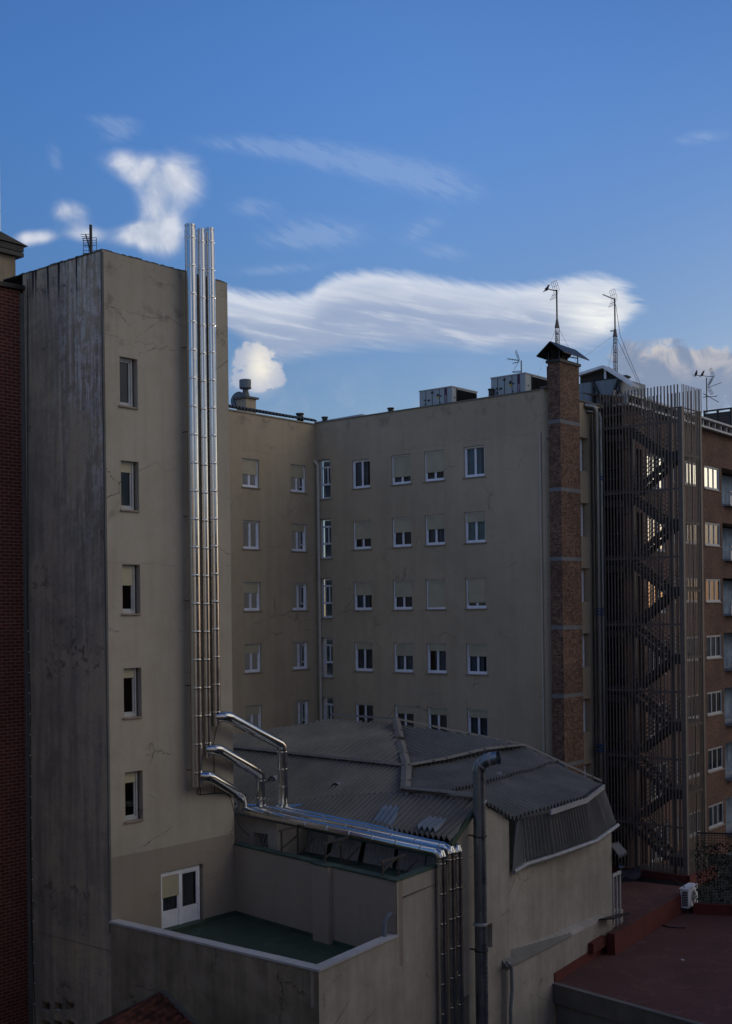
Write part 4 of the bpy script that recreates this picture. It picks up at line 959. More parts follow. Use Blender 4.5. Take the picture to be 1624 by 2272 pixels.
# ---------------- brick chimney at the corner
plH = Plane(tuple(at_d(1248, 1300, 53.8).xy), G2, (.768, -.64)); wr = plH.u(1290.7, 1300); wl = .60
zH = plH.z(1249, 804)
chim = thing('brick_chimney', plH.P(.8, STREET), 'tall square brick chimney with grey bands and a black gabled hood at the block corner', 'chimney')
w = MB(); bz = [plH.z(1249, y) for y in (930, 1081, 1235, 1388, 1541, 1694, 1850)]
zz = zH
for b_ in bz+[None]:
    lo = b_ if b_ is not None else STREET
    w.pbox(plH, 0, wr, lo, zz, -wl, 0); w.pbox(plH, .56, wr-.004, lo, zz, -wl-.4, -wl)
    zz = lo-.17
w.build('brick_shaft', MAT['brick_chim'], chim)
MAT['band'] = simple('grey_band', (.17, .18, .19), .85)
for b_ in bz: w = MB(); w.pbox(plH, .004, wr-.004, b_-.17, b_, -wl+.004, -.004); w.build('concrete_band', MAT['band'], chim)
w = MB(); w.pbox(plH, -.07, wr+.07, zH, zH+.12, -wl-.07, .07); w.build('cap', MAT['dark'], chim)
w = MB(); a0, a1 = -.30, wr+.35; o0, o1 = .36, -wl-.42; zlo = zH+.36; um = (a0+a1)/2
ridge = [plH.P(-.25, zH+.90, (o0+o1)/2), plH.P(wr+.30, zH+.86, (o0+o1)/2)]
c0, c1, c2, c3 = plH.P(-.25, zlo, o1), plH.P(-.25, zlo, o0), plH.P(wr+.30, zlo-.05, o0), plH.P(wr+.30, zlo-.05, o1)
t_ = Vector((0, 0, .05))
for q in (([c0, ridge[0], ridge[1], c3]), ([c1, c2, ridge[1], ridge[0]])): w.hexa([q[0]-t_, q[1]-t_, q[2]-t_, q[3]-t_]+q)
w.build('hood', MAT['dark'], chim)
w = MB()
for uu in (.02, wr-.05):
    for oo in (-.03, -wl+.03): w.bar(plH.P(uu, zH+.13, oo), plH.P(uu, zlo+.12, oo), .04)
w.bar(plH.P(.5, zH+.30, -.03), plH.P(wr-.05, zH+.38, -.03), .04)
w.build('hood_post', MAT['dark'], chim)
w = MB(); n = 8; b0_ = len(w.v); cu_, co_ = wr*.42, -wl*.5-.2
for k in range(n): a = 2*math.pi*k/n+.39; w.v.append(plH.P(cu_+.22*math.cos(a), zH+.14, co_+.22*math.sin(a)))
for k in range(n): a = 2*math.pi*k/n+.39; w.v.append(plH.P(cu_+.55*math.cos(a), zH+.62, co_+.42*math.sin(a)))
for k in range(n): w.f.append([k, (k+1) % n, n+(k+1) % n, n+k]); w.mi.append(0)
w.build('deflector', MAT['dark'], chim)

# ---------------- pair of ducts beside the escape stair
def duct(x0, x1, ytop, off, r, label):
    u = plEE.u((x0+x1)/2, 1300, off); zt = plEE.z((x0+x1)/2, ytop, off); b = plEE.P(u, STREET+2, off); t = plEE.P(u, zt-.35, off)
    rt = thing('steel_flue', b, label, 'flue', 'flues beside the escape stair'); w = MB(); m = plEE.P(u-.12, zt-.08, off*.72); e = plEE.P(u-.38, zt-.02, 0)
    w.tube([b, t, t.lerp(m, .5)+Vector((.02, -.02, .05)), m, e], r, 20); w.collars(b, t, r, 1.0, .2, .02, 20); w.build('flue_pipe', MAT['steel_b'], rt, True); return u, b, t
MAT['steel_b'] = steel('satin_steel', .26, .42)
duct(1316, 1324, 905, .16, .10, 'thin dark rear duct rising beside the brick chimney')
ud, b, t = duct(1324, 1333, 900, .42, .125, 'front steel duct with blue straps left of the escape stair')
duct(1334, 1340, 912, .50, .105, 'narrow steel duct tucked right against the slatted stair')
w = MB()
for y in (1058, 1064, 1351, 1357, 1363, 1652, 1659, 1666):
    q = plEE.hitP(1331, y, .45); a = Vector((.62, .74, 0)); w.tube([q-Vector((0, 0, .022)), q+Vector((0, 0, .022))], .20, 14)
w.build('blue_strap', MAT['blue_strap'], label='blue lashing straps round the ducts left of the slatted stair', cat='strap')

# ---------------- rooftop plant shed right of the chimney
plSh = Plane(tuple(at_d(1378, 900, 60.5).xy), -G1, (-.64, -.768)); sL = plSh.u(1272, 900); zs = plSh.z(1378, 838)
sh = thing('rooftop_shed', plSh.P(sL/2, zE), 'blue grey sheet metal plant shed with white trimmed gable roof on the block roof', 'shed')
w = MB(); w.pbox(plSh, sL, 0, 8.2, zs, -2.6, 0); w.build('sheet_wall', MAT['panel_blue'], sh)
w = MB(); zpk = plSh.z(1343.5, 815); upk = plSh.u(1343.5, 815); uR_, zR_ = plSh.hit(1410, 857); uL_, zL_ = plSh.hit(1285, 834)
w.hexa([plSh.P(uL_, 8.9, -.30), plSh.P(0, 8.9, -.30), plSh.P(0, 8.9, -.08), plSh.P(uL_, 8.9, -.08), plSh.P(uL_, zL_-.02, -.30), plSh.P(0, zs+.5, -.30), plSh.P(0, zs+.5, -.08), plSh.P(uL_, zL_-.02, -.08)]) if False else None
for o in (-.08, -.30): w.face([plSh.P(uL_, zL_, o), plSh.P(uL_, 8.9, o), plSh.P(0, 8.9, o), plSh.P(0, zs-.1, o), plSh.P(uR_, zR_, o), plSh.P(upk, zpk, o)]); w.build('gable', simple('shed_gable', (.085, .082, .078), .8), sh)
w = MB()
for q in ([plSh.P(upk, zpk, .25), plSh.P(uR_, zR_, .25), plSh.P(uR_, zR_, -.4), plSh.P(upk, zpk, -.4)], [plSh.P(uL_, zL_, .25), plSh.P(upk, zpk, .25), plSh.P(upk, zpk, -.4), plSh.P(uL_, zL_, -.4)]):
    w.hexa([p-Vector((0, 0, .03)) for p in q]+[p+Vector((0, 0, .07)) for p in q])
w.build('roof', MAT['white_dim'], sh)
w = MB(); w.bar(plSh.P(upk, zs+.05, .02), plSh.P(upk, zpk-.04, .02), .10); w.bar(plSh.P(upk, zpk, .27), plSh.P(uR_, zR_, .27), .10, .13); w.bar(plSh.P(uL_, zL_, .27), plSh.P(upk, zpk, .27), .10, .13)
w.bar(plSh.P(uR_, zR_-.3, -.2), plSh.P(.25, zR_-.12, -.2), .08)
w.build('white_trim', MAT['white'], sh)
w = MB()
for x in (1318, 1377): a = plSh.u(x, 900); w.bar(plSh.P(a, 8.6, .05), plSh.P(a, plSh.z(x, 845), .05), .12)
a, b, c = plSh.u(1319, 860), plSh.u(1373, 845), plSh.u(1345, 890)
w.bar(plSh.P(a, plSh.z(1320, 850), .06), plSh.P(b, 8.4, .06), .09); w.bar(plSh.P(b, plSh.z(1373, 842), .07), plSh.P(a+.1, 8.2, .07), .09)
w.build('brace_frame', MAT['dark'], sh)

# ---------------- escape stair in its cage of slats
cx = at_d(1517, 1348, 54.5); plS1 = Plane((cx.x, cx.y), G1, (-.64, -.768)); plS2 = Plane((cx.x, cx.y), G2, (.768, -.64))
Wd = plS1.u(1337, 1300); Dp = plS2.u(1561, 1300); zS1 = plS1.z(1509, 851); zS0 = -12.07
stair = thing('escape_stair', Vector((cx.x, cx.y, zS0)), 'steel switchback escape stair caged in tall brown vertical slats', 'staircase')
o_b = Plane(tuple(plS2.P(Dp, 0).xy), G1, (.64, .768))
w = MB(); n = 25
for k in range(n):
    u = .16+(Wd-.16)*k/(n-1); w.pbox(plS1, u-.028, u+.028, zS0, zS1+random.uniform(-.02, .02), -.01, .012)
w.pbox(plS1, -.03, Wd+.1, zS1-1.05, zS1-1.0, -.06, -.015)
for z in [q for q in LZ]: w.pbox(plS1, 0, Wd, z-.22, z-.12, -.07, -.035)
w.build('slat_screen', MAT['slat'], stair)
w = MB(); n = 13
for k in range(n): u = .10+(Dp-.12)*k/(n-1); w.pbox(plS2, u-.022, u+.022, zS0, zS1+random.uniform(-.02, .02), -.008, .010)
w.pbox(plS2, 0, Dp, zS1-1.05, zS1-1.0, -.08, -.04)
for z in LZ: w.pbox(plS2, 0, Dp, z-1.5-.22, z-1.5-.1, -.075, -.04)
w.build('slat_screen', MAT['slat'], stair)
w = MB(); n = 20
for k in range(n): u = .1+(Wd-.4)*k/(n-1); w.pbox(o_b, u-.022, u+.022, zS0, zS1, -.02, .02)
w.pbox(o_b, 0, Wd-.3, zS1-1.05, zS1-1.0, .03, .07); w.build('slat_screen', MAT['slat'], stair)
for (u, o, hh) in ((.07, -.10, zS1-1.0), (.08, -Dp+.12, zS1-1.0), (1.05, -Dp*.5, LZ[0]), (Wd-1.05, -Dp*.5, LZ[0]), (Wd-.1, -Dp+.1, LZ[0])):
    w = MB(); w.pbox(plS1, u-.09, u+.09, zS0, hh, o-.09, o+.09); w.build('column', MAT['slat'], stair)
def flight(z_hi, u_hi, u_lo, o0, o1, drop=1.5):
    w = MB(); n = 9; sgn = 1 if u_lo > u_hi else -1
    for o in (o0, o1): w.bar(plS1.P(u_hi, z_hi-.14, o), plS1.P(u_lo, z_hi-drop-.14, o), .05, .24)
    for k in range(1, n): 
        t = k/n; u = u_hi+(u_lo-u_hi)*t; z = z_hi-drop*t; w.pbox(plS1, min(u-.14, u+.14), max(u-.14, u+.14), z-.03, z, min(o0, o1)+.03, max(o0, o1)-.03)
    f = w.build('flight', MAT['steel_dark'], stair)
    w = MB()
    for o in (o0, o1):
        for hgt in (.22, .42, .62, .82, 1.0): w.bar(plS1.P(u_hi, z_hi+hgt, o), plS1.P(u_lo, z_hi-drop+hgt, o), .022)
        for t in (.05, .35, .65, .95): u = u_hi+(u_lo-u_hi)*t; z = z_hi-drop*t; w.bar(plS1.P(u, z, o), plS1.P(u, z+1.0, o), .03)
    w.build('handrail', MAT['steel_dark'], f)
mid = -Dp*.5
for z in LZ:
    if z < zS0+.5: continue
    w = MB(); w.pbox(plS1, Wd-1.05, Wd+.15, z-.16, z, -Dp+.1, -.08); w.pbox(plS1, Wd-.9, Wd+.12, z-.75, z-.45, -.75, -.2); w.pbox(plS1, Wd-1.0, Wd-.5, z-1.05, z-.6, -1.0, -.5)
    for hh in (.5, 1.0): w.bar(plS1.P(Wd-1.05, z+hh, -.1), plS1.P(Wd, z+hh, -.1), .03)
    w.build('landing', MAT['steel_dark'], stair)
    z2 = z-1.5
    if z2 > zS0:
        w = MB(); w.pbox(plS1, .1, 1.05, z2-.16, z2, -Dp+.08, -.08); w.pbox(plS1, .12, .9, z2-.42, z2-.16, -.35, -.1)
        w.build('landing', MAT['steel_dark'], stair); flight(z, Wd-1.0, 1.0, mid-.06, -.12)
        if z2-1.5 > zS0: flight(z2, 1.0, Wd-1.0, -Dp+.12, mid+.06-.12)

# ---------------- brick apartment building on the right
bb0 = at_d(1455, 1300, 59.8); bb1 = at_d(1582, 1300, 65.9)
plN = Plane((bb0.x, bb0.y), Vector((bb1.x-bb0.x, bb1.y-bb0.y)), (.8, -.6)); uN0 = plN.u(1402, 1300)-.9; uN1 = plN.u(2500, 1300)
zN = plN.z(1590, 962); 
nb = thing('brick_apartment_block', plN.P(5, STREET), 'brown brick apartment block with white sliding windows behind the slatted stair', 'building')
wz1, wz0 = plN.z(1582, 1036), plN.z(1582, 1087); sN = (plN.z(1582, 1036)-plN.z(1582, 1660))/5
wins = [(1437, 1477, 0), (1490, 1500, 1), (1512, 1558, 0), (1566, 1600, 0)]
hN = []; W_ = []
zA1 = plN.z(1455, 1010); zA0 = plN.z(1455, 1085)
for k in range(8):
    for (xa, xb, t) in wins:
        a, b = plN.u(xa, 1300), plN.u(xb, 1300); lo, hi = (zA0, zA1) if xa < 1480 else (wz0, wz1)
        hN.append((a, b, lo-sN*k, hi-sN*k, .14)); W_.append((a, b, lo-sN*k, hi-sN*k, t, k, xa))
    a, b = plN.u(1604, 1300), plN.u(1690, 1300); hN.append((a, b, wz0-sN*k-.75, wz1-sN*k+.08, 1.3))
    a, b = plN.u(1407, 1300), plN.u(1427, 1300); hN.append((a, b, zA0-sN*k-.25, zA1-sN*k+.1, .3))
w = MB(); wall(w, plN, uN0, uN1, STREET, zN, hN)
w.build('brick_wall', MAT['brick_far'], nb)
for (a, b, lo, hi, t, k, xa) in W_:
    gm = 'glass_film' if (k < 3 and xa == 1437 or k < 1 and xa == 1512 or (k == 0 and xa == 1566)) else 'glass'
    window(nb, plN, a, b, lo, hi, rec=.06, style='triple' if xa != 1490 else 'single', wm='white_dim', cm='curtain_b', gm=gm, cur=None if gm == 'glass_film' else ((0, 1) if k not in (4, 5) else (0, .35)))
for k in range(8):
    a, b = plN.u(1604, 1300), plN.u(1690, 1300); z0 = wz0-sN*k-.75
    w = MB(); w.pbox(plN, a+.35, b, z0, z0+.10, -1.3, .35); w.pbox(plN, a+.3, b, z0+.1, z0+.55, .28, .34); w.pbox(plN, a+.3, b, z0+.72, z0+.78, .27, .35)
    for j in range(12): w.pbox(plN, a+.35+j*.3, a+.38+j*.3, z0+.55, z0+.72, .29, .32)
    bal = w.build('balcony', MAT['white_dim'], nb)
    w = MB(); wavy(w, plN, a+.1, b, z0+.1, wz1-sN*k, -1.05, .03, .16); w.build('curtain', MAT['curtain_b'], bal, True)
    a, b = plN.u(1407, 1300), plN.u(1427, 1300)
    w = MB(); w.pbox(plN, a, b, zA0-sN*k-.25, zA1-sN*k+.1, -.29, -.25); w.build('stair_door', MAT['door_brown'] if k % 2 else MAT['white_dim'], nb)
w = MB(); w.pbox(plN, uN0, uN1, zN, zN+.10, -.2, .35); w.pbox(plN, uN0, uN1, zN+.42, zN+.52, -.2, .42)
k = 0
while k < (uN1-uN0)/.85: w.pbox(plN, uN0+k*.85, uN0+k*.85+.07, zN+.101, zN+.419, .12, .3); k += 1
w.build('cornice', MAT['white_dim'], nb)
w = MB(); w.pbox(plN, uN0, uN1, zN+.1, zN+.42, -.4, .05); w.build('parapet_recess', MAT['brick_far'], nb)
w = MB(); a = plN.u(1422, 900); b = plN.u(1548, 900)
w.face([plN.P(a, zN+.53, .4), plN.P(b, zN+.53, .4), plN.P(b-1.2, zN+1.25, -3.2), plN.P(a, zN+1.25, -3.2)]); w.face([plN.P(b, zN+.53, .4), plN.P(b, zN+.53, -6), plN.P(b-1.2, zN+1.25, -3.2)])
w.face([plN.P(uN0, zN-.02, 0), plN.P(uN1, zN-.02, 0), plN.P(uN1, zN-.02, -12), plN.P(uN0, zN-.02, -12)])
w.build('tiled_roof', MAT['tile_far'], nb)
backing(nb, plN, uN0, uN1, -16, zN-.5, -1.6)
# plank screen on its roof
plW = Plane(tuple(at_d(1563, 930, 69.0).xy), -G1, (-.64, -.768)); zw1 = plW.z(1566, 914); u1w = plW.u(1622, 908)
fn = thing('plank_screen', plW.P(0, zN), 'dark plank privacy screen on the brick block roof at the right edge', 'screen')
w = MB(); 
w.pbox(plW, 0, u1w, zN+.2, zw1-.14, -.06, -.03)
for k in range(9): hh_ = (zw1-zN-.25)/9; w.pbox(plW, -.02, u1w+.02, zN+.2+hh_*k, zN+.2+hh_*k+hh_*.86-(.04 if k == 8 else 0), -.029, random.uniform(.0, .02))
w.build('plank_panel', MAT['wood'], fn)
for u in (0, u1w*.5, u1w): w = MB(); w.pbox(plW, u-.05, u+.05, zN, zw1-.001, -.08, .03); w.build('post', MAT['dark'], fn)
w = MB(); w.pbox(plW, -.05, u1w+.05, zw1, zw1+.08, -.08, .04); w.build('top_rail', MAT['dark'], fn)
# small round cowl in front of the roof
def cowl2(x, yb, yt, d, label, mush=True, r=.25, mat='dark', name='roof_vent', group=None):
    b = at_d(x, yb, d); t = at_d(x, yt, d); b.x = t.x; h = t.z-b.z; r0 = thing(name, Vector((b.x, b.y, b.z)), label, 'roof vent', group)
    if mush:
        w = MB(); w.tube([b, b+Vector((0, 0, h*.55))], r*.5, 14); w.build('vent_pipe', MAT[mat], r0)
        w = MB(); w.tube([b+Vector((0, 0, h*.7)), b+Vector((0, 0, h*.78)), b+Vector((0, 0, h))], [r*1.4, r*1.4, r*.6], 16)
        for a in (0, 2.1, 4.2): q = Vector((math.cos(a)*r*.6, math.sin(a)*r*.6, 0)); w.bar(b+q+Vector((0, 0, h*.4)), b+q*1.6+Vector((0, 0, h*.72)), .03)
        w.build('vent_cap', MAT[mat], r0)
    else:
        w = MB(); w.tube([b, b+Vector((0, 0, h*.9))], r*.8, 16)
        for k in range(5): z = h*(.12+.17*k); w.tube([b+Vector((0, 0, z)), b+Vector((0, 0, z+.08*h))], [r, r*.86], 16)
        w.build('ring_body', MAT[mat], r0); w = MB(); w.tube([b+Vector((0, 0, h*.88)), b+Vector((0, 0, h))], [r*1.14, r*1.1], 16); w.build('vent_cap', MAT[mat], r0)
MAT['vent_dark'] = simple('dark_vent', (.06, .06, .058), .6)
cowl2(1387, 850, 833, 64, 'small mushroom cowl behind the white trimmed gable', True, .22)
cowl2(665.5, 940, 917, 64.5, 'larger ringed dark vent on the wing roof left of the inner corner', False, .20, 'vent_dark', group='ringed roof vents')
cowl2(720.5, 942, 925, 64.5, 'smaller ringed vent just right of the inner corner', False, .16, 'vent_dark', group='ringed roof vents')
cowl2(867, 922, 905, 62.0, 'low ringed vent on the long roof between the skylight and the roof units', False, .165, 'vent_dark', group='ringed roof vents')
cowl2(1090, 880, 863, 58.6, 'ringed vent half hidden behind the left end of the right roof unit', False, .15, 'vent_dark', group='ringed roof vents')

# ---------------- things on the block roof
rx = at_d(547, 930, 66.0)
pot = thing('roof_chimney', Vector((rx.x, rx.y, zR)), 'short rendered chimney with wide metal drum cowl on the wing roof', 'chimney')
plP = Plane((rx.x, rx.y), G2, (.768, -.64)); zt = plP.z(547, 886)
w = MB(); w.pbox(plP, -.32, .42, zR-.2, zt, -.42, .30); w.build('shaft', MAT['plaster_b'], pot)
w = MB(); w.pbox(plP, -.44, .54, zt, zt+.10, -.54, .42); w.build('cap', MAT['conc_plain'], pot)
w = MB(); c = plP.P(.0, zt+.1, -.05); w.tube([c, c+Vector((0, 0, .18)), c+Vector((0, 0, .34)), c+Vector((0, 0, .58))], [.26, .20, .155, .155], 18); w.build('neck', MAT['conc_plain'], pot, True)
w = MB(); w.tube([c+Vector((0, 0, .46)), c+Vector((0, 0, .50)), c+Vector((0, 0, .93)), c+Vector((0, 0, .95))], [.29, .33, .33, .29], 22); w.build('drum_cowl', MAT['dish'], pot, True)
ds = at_d(529, 888, 66.6); dr_ = thing('satellite_dish', ds, 'round grey satellite dish tilted behind the drum cowl chimney', 'satellite dish')
w = MB(); nrm = Vector((-.45, -.85, .25)).normalized(); sx = nrm.cross(Vector((0, 0, 1))).normalized(); sy = sx.cross(nrm); n, b0_ = 24, 0
for ring in range(5):
    rr = .46*ring/4
    for k in range(n): a = 2*math.pi*k/n; w.v.append(ds+sx*rr*math.cos(a)*.95+sy*rr*math.sin(a)+nrm*(.10*(ring/4)**2))
for ring in range(4):
    for k in range(n): w.f.append([ring*n+k, ring*n+(k+1) % n, (ring+1)*n+(k+1) % n, (ring+1)*n+k]); w.mi.append(0)
w.build('reflector', MAT['dish'], dr_, True)
w = MB(); w.bar(ds, ds+Vector((.25, .1, -.75)), .06); w.bar(ds-sy*.4+nrm*.1, ds+nrm*.5-sy*.1, .03); w.build('mount', MAT['dark'], dr_)
# long skylight
plK2 = Plane(tuple(plBB.P(0, 0, -2.2).xy), plBB.d, (-.64, -.768)); a, b = plK2.u(690, 930), plK2.u(797, 917); zt = plK2.z(797, 917)
w = MB(); w.hexa([plK2.P(a, zR-.1, 0), plK2.P(b, zR-.1, 0), plK2.P(b, zR-.1, -2.2), plK2.P(a, zR-.1, -2.2), plK2.P(a, zt-.05, -.25), plK2.P(b, zt, -.25), plK2.P(b, zt-.25, -2.2), plK2.P(a, zt-.3, -2.2)])
sk = w.build('roof_skylight', MAT['white_dim'], label='long pale metal skylight lying on the roof behind the inner corner', cat='skylight')
# air handling units
def text(body, size, origin, xd, yd, mat, parent, name, ext=.004):
    cu = bpy.data.curves.new(name, 'FONT'); cu.body = body; cu.size = size; cu.extrude = ext; cu.align_x = 'LEFT'
    o = bpy.data.objects.new(name+'_tmp', cu); COL.objects.link(o); dg = bpy.context.evaluated_depsgraph_get()
    me = bpy.data.meshes.new_from_object(o.evaluated_get(dg)); bpy.data.objects.remove(o)
    m = MB(); xd = Vector(xd).normalized(); yd = Vector(yd).normalized(); zd = xd.cross(yd)
    for p in me.polygons: m.face([Vector(origin)+xd*me.vertices[i].co.x+yd*me.vertices[i].co.y+zd*me.vertices[i].co.z for i in p.vertices])
    return m.build(name, mat, parent)
def unit(xl, xc, xr, yc, d, label):
    pl = Plane(tuple(at_d(xc, 900, d).xy), -G1, (-.64, -.768)); pr = Plane(tuple(at_d(xc, 900, d).xy), G2, (.768, -.64))
    L = pl.u(xl, 900); R = pr.u(xr, 900); zt = pl.z(xc, yc); z0 = zR+.12
    r = thing('air_handling_unit', pl.P(L/2, z0), label, 'roof unit', 'air handling units on the long roof')
    w = MB(); w.pbox(pl, L, 0, z0, zt-.05, -R, 0); w.build('casing', MAT['panel_grey'], r)
    w = MB(); w.pbox(pl, L-.03, .03, zt-.05, zt, -R-.03, .03); w.build('lid', MAT['white_dim'], r)
    w = MB(); cr_ = R*.18; w.pbox(pr, cr_, R-.05, z0+.05, zt-.12, .002, .02); w.build('coil_face', MAT['coil'], r)
    w = MB(); 
    for t in (.20, .40, .62): w.pbox(pl, L*(1-t)-.012, L*(1-t)+.012, z0, zt-.06, .002, .012)
    w.pbox(pr, cr_-.03, cr_, z0, zt-.06, .003, .025); w.build('panel_joint', MAT['dark'], r)
    w = MB(); b0_, b1_ = L*(1-.775), L*(1-.85); w.pbox(pl, b0_, b1_, z0, zt-.06, .002, .014); w.build('logo_band', MAT['purple'], r)
    hgt = (zt-.06-z0); text('Ciatesa', abs(b1_-b0_)*.85, pl.P(b1_-abs(b1_-b0_)*.22*(1 if b1_ > b0_ else -1), z0+hgt*.28, .016), (0, 0, 1), Vector((-pl.d.x, -pl.d.y, 0)), MAT['white'], r, 'lettering', .003)
    w = MB()
    for t, h in ((.17, .55), (.38, .88), (.42, .88), (.38, .12), (.42, .12), (.185, .2), (.185, .35), (.635, .2), (.635, .33), (.66, .66)): a = L*(1-t); w.pbox(pl, a-.03, a+.03, z0+hgt*h-.035, z0+hgt*h+.035, .003, .03)
    a = L*(1-.29); w.pbox(pl, a-.07, a+.07, z0+hgt*.48, z0+hgt*.56, .003, .02); w.pbox(pr, R*.09-.03, R*.09+.03, z0+hgt*.5, z0+hgt*.56, .003, .02)
    w.build('latch', MAT['dark'], r)
    w = MB(); a = L*(1-.57); w.pbox(pl, a-.06, a+.06, z0+hgt*.55, z0+hgt*.66, .003, .012); w.build('warning_sticker', MAT['yellow'], r)
    w = MB(); a = L*(1-.57); w.pbox(pl, a-.06, a+.06, z0+hgt*.661, z0+hgt*.78, .003, .012); w.build('control_plate', MAT['dark'], r)
unit(931, 1003, 1058.5, 856, 60.3, 'left roof unit, grey panels with a purple name band, clear of the chimney')
unit(1090, 1166, 1240, 826, 57.6, 'right roof unit, grey panels with a purple name band, reaching behind the brick chimney')

# ---------------- antennas
def yagi(parent, base, tip, n=8, el=.22, mat='dark', refl=True, name='aerial'):
    base = Vector(base); tip = Vector(tip); d = (tip-base).normalized(); L = (tip-base).length; s_ = d.cross(Vector((0, 0, 1))).normalized()
    w = MB(); w.bar(base, tip, .028)
    for k in range(n): c = base+d*(L*(.15+.83*k/max(1, n-1))); w.bar(c-s_*el*(1-.3*k/n), c+s_*el*(1-.3*k/n), .014)
    if refl:
        for sg in (1, -1):
            e = base-d*.0+Vector((0, 0, sg*.42))+d*.16*(1 if sg > 0 else 1.4)
            for j in (-1, -.33, .33, 1): w.bar(base+s_*.24*j, e+s_*.24*j, .012)
            for j in (.5, 1): w.bar(base.lerp(e, j)-s_*.24, base.lerp(e, j)+s_*.24, .012)
    return w.build(name, MAT[mat], parent)
def loop(parent, c, r, name='loop_aerial'):
    w = MB(); n = 14; P = [Vector(c)+Vector((r*math.cos(2*math.pi*k/n), r*math.sin(2*math.pi*k/n), 0)) for k in range(n+1)]
    for a, b in zip(P, P[1:]): w.bar(a, b, .018)
    w.bar(P[0], P[n//2], .02); return w.build(name, MAT['dark'], parent)
def mast(x, yb, ym, yt, d, label, guys, boom, elev):
    b = at_d(x, yb, d); m_ = at_d(x, ym, d); t = at_d(x, yt, d); m_.x = t.x = b.x+.0
    b = Vector((m_.x, m_.y, b.z)); r = thing('antenna_mast', b, label, 'antenna', 'guyed lattice masts'); w = MB(); R = .10
    C = [Vector((R*math.cos(a), R*math.sin(a), 0)) for a in (.3, 2.4, 4.5)]
    for c in C: w.bar(b+c, m_+c, .028)
    h = m_.z-b.z; k = 0; z = 0
    while z < h-.25:
        for i in range(3): w.bar(b+C[i]+Vector((0, 0, z)), b+C[(i+1) % 3]+Vector((0, 0, z+.12 if k % 2 else z)), .014); w.bar(b+C[i]+Vector((0, 0, z)), b+C[(i+1) % 3]+Vector((0, 0, z+.24)), .012)
        z += .24; k += 1
    w.tube([m_+Vector((0, 0, -.1)), m_+Vector((0, 0, .35))], [.12, .035], 8); w.build('lattice_mast', MAT['slat'], r)
    w = MB(); w.tube([m_, t], .038, 8); w.build('pole', MAT['dark'], r)
    yagi(r, t-Vector((0, 0, .05)), t+Vector((boom*.95, -.25, elev)), 9, .10)
    w = MB()
    for (xx, yy, dd) in guys: w.tube([m_+Vector((0, 0, .0)), at_d(xx, yy, dd)], .007, 4)
    w.build('guy_wire', MAT['dark'], r); return r, t
r1_, t1_ = mast(1237, 800, 722, 643, 58.5, 'left guyed lattice mast with a bird on its aerial, behind the brick chimney hood', [(1194, 832, 57.5), (1294, 832, 60), (1232, 800, 62)], -.62, 0.0)
r2_, t2_ = mast(1366, 838, 742, 662, 62.5, 'right guyed lattice mast with a tilted aerial above the white trimmed gable', [(1285, 800, 59), (1415, 845, 64), (1424, 870, 63), (1350, 815, 66)], -.68, .14)
loop(r2_, at_d(1361, 734, 62.5), .16)
w = MB(); w.tube([t2_+Vector((.05, 0, -.3)), at_d(1376, 745, 62.6), at_d(1394, 790, 62.8), at_d(1424, 860, 63)], .012, 5); w.build('aerial_cable', MAT['dark'], r2_)
def bird(p, face, label, h=.2):
    f = Vector(face).normalized(); p = Vector(p); w = MB()
    P = [p-f*.19+Vector((0, 0, -.02)), p-f*.12+Vector((0, 0, .02)), p-f*.05+Vector((0, 0, .06)), p+Vector((0, 0, .11)), p+f*.04+Vector((0, 0, .17)), p+f*.06+Vector((0, 0, .225)), p+f*.10+Vector((0, 0, .24)), p+f*.14+Vector((0, 0, .235))]
    w.tube(P, [.015, .025, .06, .068, .05, .036, .03, .004], 10)
    w.bar(p+f*.0+Vector((.02, 0, .06)), p+f*.0+Vector((.02, 0, -.01)), .012); w.bar(p+Vector((-.02, 0, .06)), p+Vector((-.02, 0, -.01)), .012)
    return w.build('bird', MAT['bird'], smooth=True, label=label, cat='bird', group='birds perched on aerials')
q = at_d(1214, 645, 58.3); bird(q, (1, 0, .2), 'lone black bird perched on the aerial of the left lattice mast')
def tree_ant(x, yb, yt, d, label, spec, group=None):
    b = at_d(x, yb, d); t = at_d(x, yt, d); b.x = t.x; b = Vector((t.x, t.y, b.z)); r = thing('tv_antenna', b, label, 'antenna', group)
    w = MB(); w.tube([b, t], .03, 8); w.build('pole', MAT['dark'], r)
    for s_ in spec: s_(r, b, t, d)
    return r, b, t
def on_pole(x0, y0, x1, y1, n=8, el=.2, refl=True, dd=0.0):
    return lambda r, b, t, d: yagi(r, at_d(x0, y0, d), at_d(x1, y1, d+dd), n, el, 'dark', refl)
tree_ant(1156.5, 828, 800, 58.6, 'comb like television aerial standing behind the right roof unit', [on_pole(1152, 800, 1126, 796, 5, .25), on_pole(1152, 803, 1138, 806, 3, .2, False), lambda r, b, t, d: loop(r, at_d(1147, 825, d), .22)])
ra, ba, ta = tree_ant(1567.5, 925, 838, 66.0, 'tall aerial pole with three aerials and two birds at the right edge', [on_pole(1583, 836, 1537, 832, 2, .05), on_pole(1571, 860, 1600, 849, 3, .12), on_pole(1560, 881, 1590, 879, 2, .3, False), on_pole(1560, 873, 1594, 892, 2, .1, False)])
bird(at_d(1544.5, 833.5, 66.0), (.2, -1, .1), 'left of two birds on the aerial pole at the right edge'); bird(at_d(1559, 834, 66.0), (1, .2, .3), 'right of two birds on the aerial pole at the right edge, leaning forward')
